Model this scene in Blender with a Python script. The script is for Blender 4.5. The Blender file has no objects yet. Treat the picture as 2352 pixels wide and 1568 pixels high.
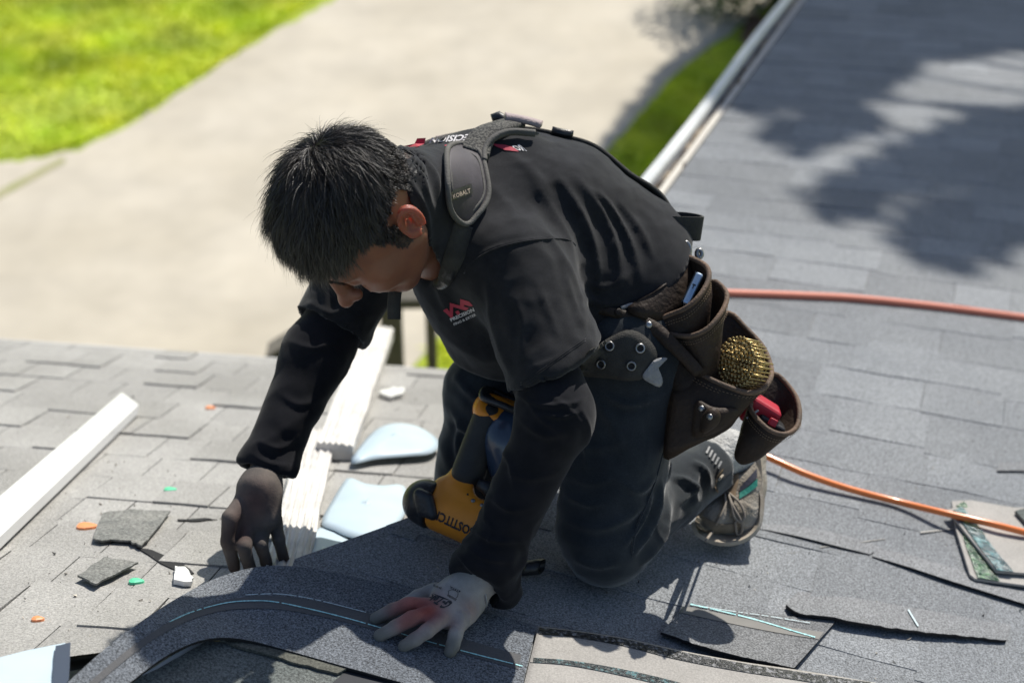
import bpy, bmesh, math, random
import numpy as np
from mathutils import Vector, Matrix, noise
from mathutils.bvhtree import BVHTree
random.seed(7); rng = np.random.default_rng(7)
sc = bpy.context.scene
COL = sc.collection
# ---------------------------------------------------------------- camera, sky, sun, exposure
PITCH = math.radians(33); CAMZ = 5.2
cam_d = bpy.data.cameras.new('camera'); cam = bpy.data.objects.new('camera', cam_d); COL.objects.link(cam)
cam.location = (0, 0, CAMZ); cam.rotation_euler = (math.radians(90)-PITCH, 0, 0)
cam_d.lens = 60; cam_d.sensor_width = 36; cam_d.clip_end = 500; cam_d.clip_start = 0.05
cam_d.dof.use_dof = True; cam_d.dof.focus_distance = 2.72; cam_d.dof.aperture_fstop = 2.8
sc.camera = cam
SUNV = Vector((.42, .80, 1.0)).normalized()
w = bpy.data.worlds.new('World'); sc.world = w; w.use_nodes = True
nt = w.node_tree; bgn = nt.nodes['Background']
sky = nt.nodes.new('ShaderNodeTexSky'); sky.sky_type = 'NISHITA'; sky.sun_disc = False
sky.sun_elevation = math.asin(SUNV.z); sky.sun_rotation = math.atan2(SUNV.x, SUNV.y)
nt.links.new(sky.outputs[0], bgn.inputs[0]); bgn.inputs[1].default_value = 0.095
sl = bpy.data.lights.new('sun', 'SUN'); sl.energy = 4.6; sl.angle = math.radians(.5); sl.color = (1, .95, .87)
so = bpy.data.objects.new('sun', sl); COL.objects.link(so)
so.rotation_euler = SUNV.to_track_quat('Z', 'Y').to_euler()
sc.view_settings.view_transform = 'Standard'; sc.view_settings.look = 'None'
sc.view_settings.exposure = 0.24; sc.view_settings.gamma = 1
sc.cycles.use_denoising = True; sc.cycles.max_bounces = 6
# ---------------------------------------------------------------- construction frame (photo read at 2352 x 1568)
CP, SP = math.cos(PITCH), math.sin(PITCH)
FX = 3920.0
CAM = np.array([0, 0, CAMZ]); FW = np.array([0, CP, -SP]); UP = np.array([0, SP, CP]); RT = np.array([1., 0, 0])
def ray(x, y): return FW + (x-1176)/FX*RT + (784-y)/FX*UP
def P(x, y, d): return CAM + d*ray(x, y)
def proj(p):
    q = np.asarray(p, float)-CAM; d = q@FW
    return 1176+FX*(q@RT)/d, 784-FX*(q@UP)/d, d
# the two roof planes: height = zc + gx*(x-x0) + gy*(y-y0)
K = P(1350, 1335, 2.95)
class Plane:
    def __init__(s, c, gx, gy):
        s.c = c; s.gx = gx; s.gy = gy; s.n = np.array([-gx, -gy, 1.]); s.n /= np.linalg.norm(s.n)
    def z(s, x, y): return s.c[2]+s.gx*(x-s.c[0])+s.gy*(y-s.c[1])
    def hit(s, x, y, h=0.):
        r = ray(x, y); t = ((s.c+s.n*h-CAM)@s.n)/(r@s.n); return CAM+t*r
FP = Plane(K, -.20, -.10)
EA = math.radians(7); E = np.array([math.cos(EA), -math.sin(EA)]); Gd = np.array([math.sin(EA), math.cos(EA)])
LS = .404
LP = Plane(FP.hit(480, 1465), -LS*Gd[0], -LS*Gd[1])
GP = Plane(np.array([0, 0, 0.]), 0, 0)
def F(x, y, h=0.): return FP.hit(x, y, h)
def L(x, y, h=0.): return LP.hit(x, y, h)
def G(x, y, h=0.): return GP.hit(x, y, h)
def S(x, y, h=0.):
    a, b = F(x, y, h), L(x, y, h)
    return a if (a-CAM)@FW > (b-CAM)@FW else b
# ---------------------------------------------------------------- mesh helpers
def link(name, me, m=None, parent=None, smooth=False):
    o = bpy.data.objects.new(name, me); COL.objects.link(o)
    if m:
        for mm in (m if isinstance(m, (list, tuple)) else [m]): me.materials.append(mm)
    if smooth: me.polygons.foreach_set('use_smooth', [True]*len(me.polygons))
    if parent: o.parent = parent; o.matrix_parent_inverse = parent.matrix_world.inverted() if False else Matrix.Translation(-parent.location)
    return o
def mesh(name, V, Fs, m=None, parent=None, smooth=False):
    me = bpy.data.meshes.new(name)
    me.from_pydata([tuple(map(float, v)) for v in V], [], [tuple(map(int, f)) for f in Fs]); me.update()
    return link(name, me, m, parent, smooth)
def empty(name, loc, label, cat, group=None):
    o = bpy.data.objects.new(name, None); COL.objects.link(o); o.location = tuple(loc); o.empty_display_size = .05
    return tag(o, label, cat, group)
def tag(o, label, cat, group=None):
    o['label'] = label; o['category'] = cat
    if group: o['group'] = group
    return o
def struct(o, kind='structure'): o['kind'] = kind; return o
class MB:
    def __init__(s): s.V = []; s.F = []; s.mi = []
    def add(s, V, Fs, mi=0):
        n = len(s.V); s.V += [np.asarray(v, float) for v in V]; s.F += [tuple(i+n for i in f) for f in Fs]; s.mi += [mi]*len(Fs); return s
    def box(s, c, ax, ay, az, mi=0):
        c, ax, ay, az = map(lambda v: np.asarray(v, float), (c, ax, ay, az))
        V = [c+i*ax+j*ay+k*az for k in (-1, 1) for j in (-1, 1) for i in (-1, 1)]
        return s.add(V, [(0, 2, 3, 1), (4, 5, 7, 6), (0, 1, 5, 4), (2, 6, 7, 3), (0, 4, 6, 2), (1, 3, 7, 5)], mi)
    def prism(s, pts, up, mi=0):                     # pts: base loop, up: extrusion vector
        n = len(pts); pts = [np.asarray(p, float) for p in pts]; up = np.asarray(up, float)
        return s.add(pts+[p+up for p in pts], [tuple(range(n))[::-1], tuple(range(n, 2*n))]+[(i, (i+1) % n, n+(i+1) % n, n+i) for i in range(n)], mi)
    def tube(s, pts, r, seg=8, mi=0, caps=True, flat=None):
        pts = np.asarray(pts, float); n = len(pts)
        rr = np.full(n, r) if np.isscalar(r) else np.asarray(r, float)
        T = np.gradient(pts, axis=0); T /= np.linalg.norm(T, axis=1)[:, None]+1e-12
        u = np.cross(T[0], [0, 0, 1.]);
        if np.linalg.norm(u) < .1: u = np.cross(T[0], [1., 0, 0])
        V = []
        for i in range(n):
            u = u-T[i]*(u@T[i]); u /= np.linalg.norm(u); v = np.cross(T[i], u)
            for k in range(seg):
                a = 2*math.pi*k/seg; V.append(pts[i]+rr[i]*(math.cos(a)*u+math.sin(a)*v))
        Fs = [(i*seg+k, i*seg+(k+1) % seg, (i+1)*seg+(k+1) % seg, (i+1)*seg+k) for i in range(n-1) for k in range(seg)]
        if caps: Fs += [tuple(range(seg))[::-1], tuple(range((n-1)*seg, n*seg))]
        return s.add(V, Fs, mi)
    def build(s, name, m=None, parent=None, smooth=False, bevel=0):
        o = mesh(name, s.V, s.F, m, parent, smooth)
        if any(s.mi): o.data.polygons.foreach_set('material_index', s.mi)
        if bevel:
            b = o.modifiers.new('bevel', 'BEVEL'); b.width = bevel; b.segments = 2; b.limit_method = 'ANGLE'
        return o
def crom(pts, n, closed=False):                      # Catmull-Rom resample
    p = np.asarray(pts, float); k = len(p); out = []
    segs = k if closed else k-1
    for i in range(segs):
        if closed: a, b, c, d = p[(i-1) % k], p[i], p[(i+1) % k], p[(i+2) % k]
        else: a, b, c, d = p[max(i-1, 0)], p[i], p[i+1], p[min(i+2, k-1)]
        for t in np.linspace(0, 1, 12, endpoint=False):
            out.append(.5*((2*b)+(-a+c)*t+(2*a-5*b+4*c-d)*t*t+(-a+3*b-3*c+d)*t**3))
    out.append(p[0] if closed else p[-1]); out = np.array(out)
    s = np.r_[0, np.cumsum(np.linalg.norm(np.diff(out, axis=0), axis=1))]
    q = np.linspace(0, s[-1], n+1 if closed else n)
    if closed: q = q[:-1]
    return np.stack([np.interp(q, s, out[:, j]) for j in range(p.shape[1])], 1)
def laplace(V, Fs, it=2, lam=.5):
    Fs = np.asarray(Fs); e = np.concatenate([Fs[:, [0, 1]], Fs[:, [1, 2]], Fs[:, [2, 3]], Fs[:, [3, 0]]])
    for _ in range(it):
        acc = np.zeros_like(V); cnt = np.zeros(len(V))
        for a, b in ((0, 1), (1, 0)):
            for j in range(3): acc[:, j] += np.bincount(e[:, a], V[e[:, b], j], len(V))
            cnt += np.bincount(e[:, a], minlength=len(V))
        V = V+lam*(acc/np.maximum(cnt, 1)[:, None]-V)
    return V
def normals(V, Fs):
    Fs = np.asarray(Fs); n = np.cross(V[Fs[:, 2]]-V[Fs[:, 0]], V[Fs[:, 3]]-V[Fs[:, 1]]); N = np.zeros_like(V)
    for k in range(4):
        for j in range(3): N[:, j] += np.bincount(Fs[:, k], n[:, j], len(V))
    return N/(np.linalg.norm(N, axis=1)[:, None]+1e-12)
# ---------------------------------------------------------------- implicit surfaces (surface nets)
def cap(p, a, b, ra, rb=None):
    rb = ra if rb is None else rb; a = np.asarray(a, float); b = np.asarray(b, float); ba = b-a
    h = np.clip(((p-a)@ba)/(ba@ba+1e-12), 0, 1)
    return np.linalg.norm(p-a-h[..., None]*ba, axis=-1)-(ra+(rb-ra)*h)
def ell(p, c, r, M=None):
    q = p-np.asarray(c, float)
    if M is not None: q = q@np.asarray(M).T
    r = np.asarray(r, float); k0 = np.linalg.norm(q/r, axis=-1); k1 = np.linalg.norm(q/r**2, axis=-1)
    return k0*(k0-1)/(k1+1e-9)
def smin(a, b, k):
    h = np.clip(.5+.5*(b-a)/k, 0, 1); return b*(1-h)+a*h-k*h*(1-h)
def smax(a, b, k): return -smin(-a, -b, k)
def plane(p, c, n):
    n = np.asarray(n, float); n = n/np.linalg.norm(n); return (p-np.asarray(c, float))@n
def snet(f, lo, hi, h, smooth=2):
    lo = np.asarray(lo, float); hi = np.asarray(hi, float); n = np.ceil((hi-lo)/h).astype(int)+1
    xs = [lo[i]+h*np.arange(n[i]) for i in range(3)]
    D = np.empty(n, np.float32)
    for i in range(0, n[0], 16):
        g = np.stack(np.meshgrid(xs[0][i:i+16], xs[1], xs[2], indexing='ij'), -1); D[i:i+16] = f(g)
    D[D == 0] = 1e-6
    s = D < 0; c = n-1
    acc = np.zeros(tuple(c)+(3,)); cnt = np.zeros(tuple(c))
    for ax in range(3):
        o1, o2 = [a for a in range(3) if a != ax]
        for u in (0, 1):
            for v in (0, 1):
                off = [0, 0, 0]; off[o1] = u; off[o2] = v
                sa = tuple(slice(off[k], off[k]+c[k]) for k in range(3)); off[ax] = 1
                sb = tuple(slice(off[k], off[k]+c[k]) for k in range(3))
                a, b = D[sa], D[sb]; m = s[sa] != s[sb]
                t = np.where(m, a/(a-b+1e-20), 0)
                cnt += m; acc[..., ax] += t*m; acc[..., o1] += u*m; acc[..., o2] += v*m
    idx = -np.ones(tuple(c), int); mk = cnt > 0; idx[mk] = np.arange(mk.sum())
    ii = np.argwhere(mk); V = lo+h*(ii+acc[mk]/cnt[mk][:, None]); Q = []
    for ax in range(3):
        o1, o2 = (ax+1) % 3, (ax+2) % 3
        sl0 = [slice(None)]*3; sl1 = [slice(None)]*3; sl0[ax] = slice(0, -1); sl1[ax] = slice(1, None)
        m = s[tuple(sl0)] != s[tuple(sl1)]; q = np.argwhere(m)
        ok = (q[:, o1] > 0) & (q[:, o2] > 0) & (q[:, o1] < c[o1]) & (q[:, o2] < c[o2]); q = q[ok]
        sg = s[tuple(sl0)][tuple(q.T)]
        def cell(a, b):
            r = q.copy(); r[:, o1] -= a; r[:, o2] -= b; return idx[tuple(r.T)]
        quad = np.stack([cell(1, 1), cell(0, 1), cell(0, 0), cell(1, 0)], 1)
        quad[~sg] = quad[~sg][:, ::-1]; Q.append(quad)
    Q = np.concatenate(Q); V = laplace(V, Q, smooth)
    return V, Q
def fbm(V, sc_, seed=0.):
    return np.array([noise.noise(Vector((v[0]*sc_[0]+seed, v[1]*sc_[1], v[2]*sc_[2]))) for v in V])
def creases(V, N, strokes):                          # cloth folds: (points, width px, height m)
    x, y, d = proj(V).__class__ and (lambda q: (1176+FX*(q@RT)/(q@FW), 784-FX*(q@UP)/(q@FW), q@FW))(V-CAM)
    view = (CAM-V); view /= np.linalg.norm(view, axis=1)[:, None]
    face = np.clip(((N*view).sum(1)+.15)/.3, 0, 1)
    disp = np.zeros(len(V))
    for pts, wd, ht in strokes:
        wd *= .82
        p = crom(np.array(pts, float), max(6, 3*len(pts)))
        best = np.full(len(V), 1e9); sgn = np.zeros(len(V)); tt = np.zeros(len(V))
        bb = (x > p[:, 0].min()-6*wd) & (x < p[:, 0].max()+6*wd) & (y > p[:, 1].min()-6*wd) & (y < p[:, 1].max()+6*wd)
        ids = np.nonzero(bb)[0]; X, Y = x[ids], y[ids]; bd = np.full(len(ids), 1e9); bs = np.zeros(len(ids)); bt = np.zeros(len(ids))
        for i in range(len(p)-1):
            a, b = p[i], p[i+1]; e = b-a; l = e@e+1e-9
            h = ((X-a[0])*e[0]+(Y-a[1])*e[1])/l; hc = np.clip(h, 0, 1)
            dx, dy = X-a[0]-hc*e[0], Y-a[1]-hc*e[1]; dd = np.hypot(dx, dy); m = dd < bd
            bd[m] = dd[m]; bs[m] = np.sign(e[0]*dy-e[1]*dx)[m]; bt[m] = ((i+hc)/(len(p)-1))[m]
        sd = bd*np.where(bs == 0, 1, bs)
        ends = np.sin(np.pi*np.clip(bt, 0, 1))**.75
        pr = np.exp(-(np.abs(sd)/(.9*wd))**1.5)-.38*np.exp(-((sd-2.0*wd)/(1.4*wd))**2)-.2*np.exp(-((sd+2.4*wd)/(1.7*wd))**2)
        disp[ids] += .58*ht*pr*ends*(bd < 6*wd)
    return V+N*(disp*face)[:, None]
BV = {}
def skin(name, f, lo, hi, h, m, parent, smooth=2, strokes=None, wr=None, key=None, post=None):
    V, Q = snet(f, lo, hi, h, smooth)
    if wr:
        for (a, b, c, amp, sd) in wr:
            N = normals(V, Q); q_ = fbm(V, (a, b, c), sd); V = V+N*((amp*q_) if amp > 0 else (-amp*(.22-np.abs(q_))*np.clip(.5+2*fbm(V, (5, 5, 5), sd+3), 0, 1)))[:, None]
    if strokes: V = creases(V, normals(V, Q), strokes); V = laplace(V, Q, 1, .3)
    if post: V = post(V, normals(V, Q))
    o = mesh(name, V, Q, m, parent, True)
    BV[key or name] = BVHTree.FromPolygons([tuple(v) for v in V], [tuple(q) for q in Q.tolist()])
    return o, V, Q
def cast(x, y, keys, dflt=2.9):
    best = None; r = ray(x, y); r = r/np.linalg.norm(r)
    for k in keys:
        loc, nor, i, dist = BV[k].ray_cast(Vector(CAM), Vector(r))
        if loc is not None and (best is None or dist < best[2]): best = (np.array(loc), np.array(nor), dist)
    if best is None: return P(x, y, dflt), -r
    n = best[1]
    if n@r > 0: n = -n
    return best[0], n
# ---------------------------------------------------------------- materials
def mat(name, col, rough=.8, col2=None, ns=8., detail=6., bump=0., bs=60., sheen=0., metal=0., spec=None, sss=0., coat=0., obj=False, fine=None, contrast=None, attr=False, bdist=.01):
    m = bpy.data.materials.new(name); m.use_nodes = True; t = m.node_tree; N = t.nodes; LK = t.links
    b = N['Principled BSDF']; b.inputs['Roughness'].default_value = rough; b.inputs['Metallic'].default_value = metal
    if spec is not None: b.inputs['Specular IOR Level'].default_value = spec
    if sheen: b.inputs['Sheen Weight'].default_value = sheen; b.inputs['Sheen Roughness'].default_value = .45
    if coat: b.inputs['Coat Weight'].default_value = coat; b.inputs['Coat Roughness'].default_value = .15
    if sss:
        b.inputs['Subsurface Weight'].default_value = sss; b.inputs['Subsurface Radius'].default_value = (1, .25, .12); b.inputs['Subsurface Scale'].default_value = .012
    tc = N.new('ShaderNodeTexCoord'); out = None
    if col2 is not None:
        n = N.new('ShaderNodeTexNoise'); n.inputs['Scale'].default_value = ns; n.inputs['Detail'].default_value = detail; n.inputs['Roughness'].default_value = .6
        LK.new(tc.outputs['Object'], n.inputs['Vector'])
        r = N.new('ShaderNodeValToRGB'); lo, hi = contrast or (.35, .65)
        r.color_ramp.elements[0].position = lo; r.color_ramp.elements[1].position = hi
        r.color_ramp.elements[0].color = (*col, 1); r.color_ramp.elements[1].color = (*col2, 1)
        LK.new(n.outputs[0], r.inputs[0]); out = r.outputs[0]
    def mul(a, bb, fac=1.):
        mx = N.new('ShaderNodeMix'); mx.data_type = 'RGBA'; mx.blend_type = 'MULTIPLY'; mx.inputs[0].default_value = fac
        if a is None: mx.inputs[6].default_value = (*col, 1)
        else: LK.new(a, mx.inputs[6])
        LK.new(bb, mx.inputs[7]); return mx.outputs[2]
    if fine:                                          # (scale, dark, bright) speckle such as stone granules
        n = N.new('ShaderNodeTexNoise'); n.inputs['Scale'].default_value = fine[0]; n.inputs['Detail'].default_value = 3; n.inputs['Roughness'].default_value = .8
        LK.new(tc.outputs['Object'], n.inputs['Vector'])
        r = N.new('ShaderNodeValToRGB'); r.color_ramp.elements[0].position = .38; r.color_ramp.elements[1].position = .66
        r.color_ramp.elements[0].color = (fine[1],)*3+(1,); r.color_ramp.elements[1].color = (fine[2],)*3+(1,)
        LK.new(n.outputs[0], r.inputs[0]); out = mul(out, r.outputs[0])
    if attr:
        a = N.new('ShaderNodeAttribute'); a.attribute_name = 'tint'; out = mul(out, a.outputs['Color'])
    if out is None: b.inputs['Base Color'].default_value = (*col, 1)
    else: LK.new(out, b.inputs['Base Color'])
    if bump:
        n = N.new('ShaderNodeTexNoise'); n.inputs['Scale'].default_value = bs; n.inputs['Detail'].default_value = 6
        LK.new(tc.outputs['Object'], n.inputs['Vector'])
        bn = N.new('ShaderNodeBump'); bn.inputs['Strength'].default_value = bump; bn.inputs['Distance'].default_value = bdist
        LK.new(n.outputs[0], bn.inputs['Height']); LK.new(bn.outputs[0], b.inputs['Normal'])
    return m
M = {}
M['driveway'] = mat('driveway', (.52, .47, .37), .9, (.60, .55, .45), .9, 5, bump=.1, bs=30, contrast=(.3, .7), fine=(1.1, .87, 1.04))
M['grass_ground'] = mat('grass_ground', (.24, .32, .022), .95, (.40, .47, .035), 1.6, 8, bump=.8, bs=14, contrast=(.3, .72))
M['blade'] = mat('blade', (.44, .60, .02), .6, (.72, .80, .05), 1.7, 4, attr=True)
M['shrub'] = mat('shrub', (.03, .07, .01), .7, (.06, .12, .02), 3)
M['mulch'] = mat('mulch', (.16, .09, .06), .95, (.22, .13, .09), 9)
M['shingle'] = mat('shingle', (.215, .226, .236), .92, (.27, .28, .287), 2.6, 6, bump=.55, bs=420, fine=(300, .38, 1.6), attr=True, bdist=.003)
M['shingle_plain'] = mat('shingle_plain', (.20, .207, .215), .92, (.25, .256, .262), 2.6, 6, bump=.55, bs=420, fine=(300, .38, 1.6), bdist=.003)
M['oldshingle'] = mat('oldshingle', (.32, .31, .285), .93, (.42, .408, .38), 2.2, 8, bump=.5, bs=330, fine=(260, .62, 1.28), attr=True, bdist=.003)
M['newshingle'] = mat('newshingle', (.10, .112, .128), .9, (.135, .147, .162), 3.1, 6, bump=.7, bs=430, fine=(300, .25, 2.1), bdist=.003)
M['piece'] = mat('piece', (.16, .165, .17), .92, (.215, .22, .222), 3.1, 6, bump=.7, bs=430, fine=(300, .35, 1.7), bdist=.003)
M['band'] = mat('band', (.088, .09, .094), .9, (.115, .112, .112), 8, 4, bump=.3, bs=300)
M['underlay'] = mat('underlay', (.018, .02, .026), .75, (.03, .032, .04), 5)
M['edge'] = mat('edge', (.012, .012, .013), .85)
M['greenshingle'] = mat('greenshingle', (.085, .10, .095), .92, (.15, .16, .15), 6, 8, bump=.8, bs=320, fine=(250, .45, 1.7), bdist=.003)
M['back'] = mat('back', (.33, .315, .29), .9, (.42, .40, .37), 5, 7, bump=.3, bs=260, fine=(300, .8, 1.15), bdist=.002)
M['tar'] = mat('tar', (.01, .012, .014), .35, (.30, .30, .31), 120, 8, contrast=(.52, .66), bump=.6, bs=160)
M['tarblue'] = mat('tarblue', (.012, .02, .024), .3, (.10, .24, .26), 110, 8, contrast=(.53, .68), bump=.6, bs=160)
M['foilblue'] = mat('foilblue', (.02, .055, .07), .2, (.16, .34, .36), 55, 6, contrast=(.45, .75), bump=.8, bs=70)
M['foilgreen'] = mat('foilgreen', (.015, .05, .03), .2, (.20, .38, .20), 55, 6, contrast=(.45, .78), bump=.8, bs=70)
M['chalk'] = mat('chalk', (.30, .62, .64), .9, (.48, .80, .80), 60)
M['chalkwhite'] = mat('chalkwhite', (.55, .66, .68), .9)
M['white'] = mat('white', (.80, .80, .78), .35, (.74, .74, .73), 6)
M['wood'] = mat('wood', (.72, .70, .66), .7, (.50, .48, .45), 14, 6, contrast=(.35, .8), bump=.5, bs=40)
M['film'] = mat('film', (.47, .58, .66), .42, (.55, .66, .72), 4, 3, spec=.3)
M['gutter'] = mat('gutter', (.70, .71, .70), .3, (.55, .56, .56), 3, 5)
M['debris'] = mat('debris', (.045, .03, .02), .95, (.42, .35, .25), 7, 8, contrast=(.42, .62), bump=1., bs=50)
M['wall'] = mat('wall', (.55, .52, .46), .9, (.6, .57, .5), 3)
M['post'] = mat('post', (.075, .072, .055), .8, (.11, .10, .08), 7)
M['orangeplastic'] = mat('orangeplastic', (.85, .30, .12), .4); M['greenplastic'] = mat('greenplastic', (.10, .62, .34), .4)
M['leaf'] = mat('leaf', (.05, .10, .02), .6, (.09, .16, .03), 2); M['bark'] = mat('bark', (.10, .075, .055), .9, (.16, .12, .09), 12)
# ---------------------------------------------------------------- ground, driveway, lawn
def sheet(name, pts, m, z=None): return mesh(name, pts, [tuple(range(len(pts)))], m)
gz = MB().add([(-60, -20, 0), (60, -20, 0), (60, 90, 0), (-60, 90, 0)], [(0, 1, 2, 3)])
struct(gz.build('ground', M['grass_ground']))
drv = [(820, -30), (560, 118), (330, 266), (230, 322), (150, 352), (60, 366), (-400, 420), (-400, 1100), (700, 1120), (985, 800), (1370, 372), (1470, 262), (1560, 160), (1650, 92), (1730, 40), (1800, -30)]
left = crom([drv[i] for i in range(0, 7)], 60); right = crom([drv[i] for i in range(9, 16)], 50)
def jag(a, s): return a+rng.normal(0, s, a.shape)
outl = np.concatenate([jag(left, 3.2), np.array([drv[7], drv[8]]), jag(right, 1.5)])
dm = MB(); pts = [G(*p, .004) for p in outl]
dm.add(pts, [tuple(range(len(pts)))[::-1]]); o = dm.build('driveway', M['driveway']); struct(o)
jm = MB()                                            # grassy joint between the slabs
a, b, c, e = G(-30, 470, .008), G(150, 372, .008), G(146, 358, .008), G(-30, 452, .008)
jm.add([a, b, c, e], [(0, 1, 2, 3)])
mj = mat('joint_grass', (.30, .32, .12), .95, (.40, .37, .22), 9)
struct(jm.build('driveway_joint', mj))
md = MB(); pts = [G(x, y, .010) for x, y in [(1700, 85), (1720, 30), (1762, 40), (1830, 20), (1830, 60), (1760, 130), (1715, 120)]]
md.add(pts, [tuple(range(len(pts)))[::-1]]); struct(md.build('flower_bed', M['mulch']))
def inpoly(x, y, poly):
    c = False; n = len(poly)
    for i in range(n):
        x1, y1 = poly[i]; x2, y2 = poly[i-1]
        if (y1 > y) != (y2 > y) and x < (x2-x1)*(y-y1)/(y2-y1)+x1: c = not c
    return c
def grass(name, polys, n, label):
    V = []; Fc = []; T = []
    for poly, cnt in zip(polys, n):
        xs = [p[0] for p in poly]; ys = [p[1] for p in poly]; k = 0
        W = [G(*p) for p in poly]; wx = [p[0] for p in W]; wy = [p[1] for p in W]; wp = [(p[0], p[1]) for p in W]
        while k < cnt:
            x, y = random.uniform(min(wx), max(wx)), random.uniform(min(wy), max(wy))
            if not inpoly(x, y, wp): continue
            dn = noise.noise(Vector((x*1.3, y*1.3, 3)))
            if dn < -.25 and random.random() < .7: continue
            k += 1; t = 1.05+.4*noise.noise(Vector((x*2.5, y*2.5, 8)))+random.uniform(-.15, .2)
            a = random.uniform(0, 6.28); h = random.uniform(.012, .035)*(1+.6*dn); wd = random.uniform(.008, .016)
            i = len(V); lx, ly = random.gauss(0, .035), random.gauss(0, .035)
            V += [(x-wd*math.cos(a), y-wd*math.sin(a), 0), (x+wd*math.cos(a), y+wd*math.sin(a), 0), (x+lx, y+ly, h)]; Fc.append((i, i+1, i+2)); T += [(t*1.05, t, t*.8, 1)]*3
    o = mesh(name, V, Fc, M['blade']); ca = o.data.color_attributes.new('tint', 'FLOAT_COLOR', 'POINT')
    ca.data.foreach_set('color', np.array(T, np.float32).ravel()); struct(o, 'stuff')
    tag(o, label, 'grass'); return o
grass('lawn_grass', [[(-60, -60), (800, -60), (560, 112), (330, 258), (150, 345), (60, 360), (-60, 368)]], [42000], 'bright sunlit green lawn left of the concrete driveway')
grass('grass_strip', [[(1384, 380), (1470, 270), (1560, 170), (1650, 100), (1720, 110), (1840, -40), (1990, -40), (1440, 520), (1200, 900), (960, 1000), (990, 810)]], [24000], 'strip of grass between the driveway and the house')
# ---------------------------------------------------------------- shrub at the top edge
def leafball(mb, c, r, n, size, squash=1., tints=None):
    for _ in range(n):
        v = rng.normal(size=3); v /= np.linalg.norm(v); q = np.array(c)+v*r*np.array([1, 1, squash])*random.random()**.4
        a = rng.normal(size=3); a /= np.linalg.norm(a); b = np.cross(a, rng.normal(size=3)); b /= np.linalg.norm(b); s = size*random.uniform(.6, 1.3)
        mb.add([q-a*s, q-b*s*.45, q+a*s, q+b*s*.45], [(0, 1, 2, 3)])
p0 = G(1775, 30)
sh = empty('shrub', p0, 'dark green shrub beside the far end of the driveway', 'shrub')
mb = MB()
for i in range(12): leafball(mb, p0+np.array([random.uniform(-.55, .75), random.uniform(-.5, .7), random.uniform(.2, .8)]), .42, 420, .035)
mb.build('foliage', M['shrub'], sh)
mb = MB()
for i in range(6): mb.tube([p0+rng.normal(0, .05, 3)*[1, 1, 0], p0+np.array([random.uniform(-.3, .3), random.uniform(-.3, .3), .7])], [.02, .006], 6)
mb.build('stem', M['bark'], sh)
# ---------------------------------------------------------------- railing below the eave
rl = empty('wooden_railing', G(940, 1000), 'dark weathered wooden railing beyond the lower eave, seen under the face of the worker', 'railing')
def post(x0, x1, y0, y1, d, name='post'):
    a = P(x0, y0, d); b = P(x1, y0, d); wd = (b[0]-a[0])/2; c = (a+b)/2
    m_ = MB(); m_.box((c[0], c[1], c[2]/2), (wd, 0, 0), (0, .045, 0), (0, 0, c[2]/2)); return m_.build(name, M['post'], rl, bevel=.004)
post(871, 919, 640, 835, 6.4); post(976, 999, 655, 835, 6.5); post(1054, 1082, 650, 835, 6.5); post(1150, 1178, 650, 835, 6.5); post(790, 815, 690, 835, 6.4)
a, b = P(760, 688, 6.35), P(1190, 679, 6.5)
m_ = MB(); m_.box((a+b)/2, (b-a)/2, (0, .05, 0), (0, 0, .02)); m_.build('rail', M['post'], rl, bevel=.004)
a, b = P(615, 830, 6.25), P(720, 765, 6.5)
m_ = MB(); m_.box((a+b)/2, (b-a)/2, (0, .05, 0), (0, 0, .05)); m_.build('brace', M['post'], rl)
# ---------------------------------------------------------------- the house
hs = empty('house', (1.5, 3.0, 0), 'single storey house with the grey shingle roof being repaired', 'house')
def clip(o, co, no):
    bm = bmesh.new(); bm.from_mesh(o.data)
    bmesh.ops.bisect_plane(bm, geom=bm.verts[:]+bm.edges[:]+bm.faces[:], plane_co=co, plane_no=no, clear_outer=True)
    bm.to_mesh(o.data); bm.free()
def paint(o, T):
    ca = o.data.color_attributes.new('tint', 'FLOAT_COLOR', 'POINT'); ca.data.foreach_set('color', np.array(T, np.float32).ravel())
def tabs(fn, q0, q1, t0, t1, pl, keep, sp, rise, tint, wid, sparse=0.):
    """courses of shingle tabs; fn(q, t) -> plan x, y ; t counts courses going away from the camera"""
    V = []; Fc = []; T = []; nn = pl.n
    for r in range(t0, t1):
        q = q0+random.uniform(0, .3)
        wob = random.uniform(-.012, .012)
        while q < q1:
            wd = random.uniform(*wid); hi = random.random() < .5
            if sparse: hh = random.uniform(.003, .0055) if random.random() < .34 else .0003
            else: hh = random.choice([.0010, .0013, .0018]) if random.random() < .95 else .003
            cx, cy = fn(q+wd/2, r+.5)
            if keep(cx, cy):
                dz = (wob*.5 if sparse else wob*.3)+random.uniform(-.003, .003)+(.02 if (not sparse and hi) else 0)
                i = len(V); g = .0012 if sparse else (.0012 if random.random() < .12 else .0001)
                tn = random.uniform(1-tint, 1+tint)*(1-.10*hi)
                n_ = max(2, int(wd/.07)); F0 = len(V)
                for k in range(n_+1):
                    qq = q+g+(wd-2*g)*k/n_; j = random.uniform(-.003, .003)/max(sp, .1)
                    hb = hh+random.uniform(-.0008, .0012)
                    for tt, h in ((r-dz/sp+j, hb), (r+1.15, .0004), (r-dz/sp+j, -.004)):
                        x, y = fn(qq, tt); p = np.array([x, y, pl.z(x, y)])+nn*h; V.append(p); T.append((tn*.99, tn, tn*1.01, 1))
                for k in range(n_):
                    a = F0+3*k; Fc += [(a, a+3, a+4, a+1), (a+2, a+5, a+3, a)]
                e = F0+3*n_; Fc += [(F0, F0+1, F0+2), (e, e+2, e+1)]
            q += wd
    return V, Fc, T
g0, g1 = F(1512, 470), F(1852, 0)                  # eave of the right slope, in plan
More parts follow.
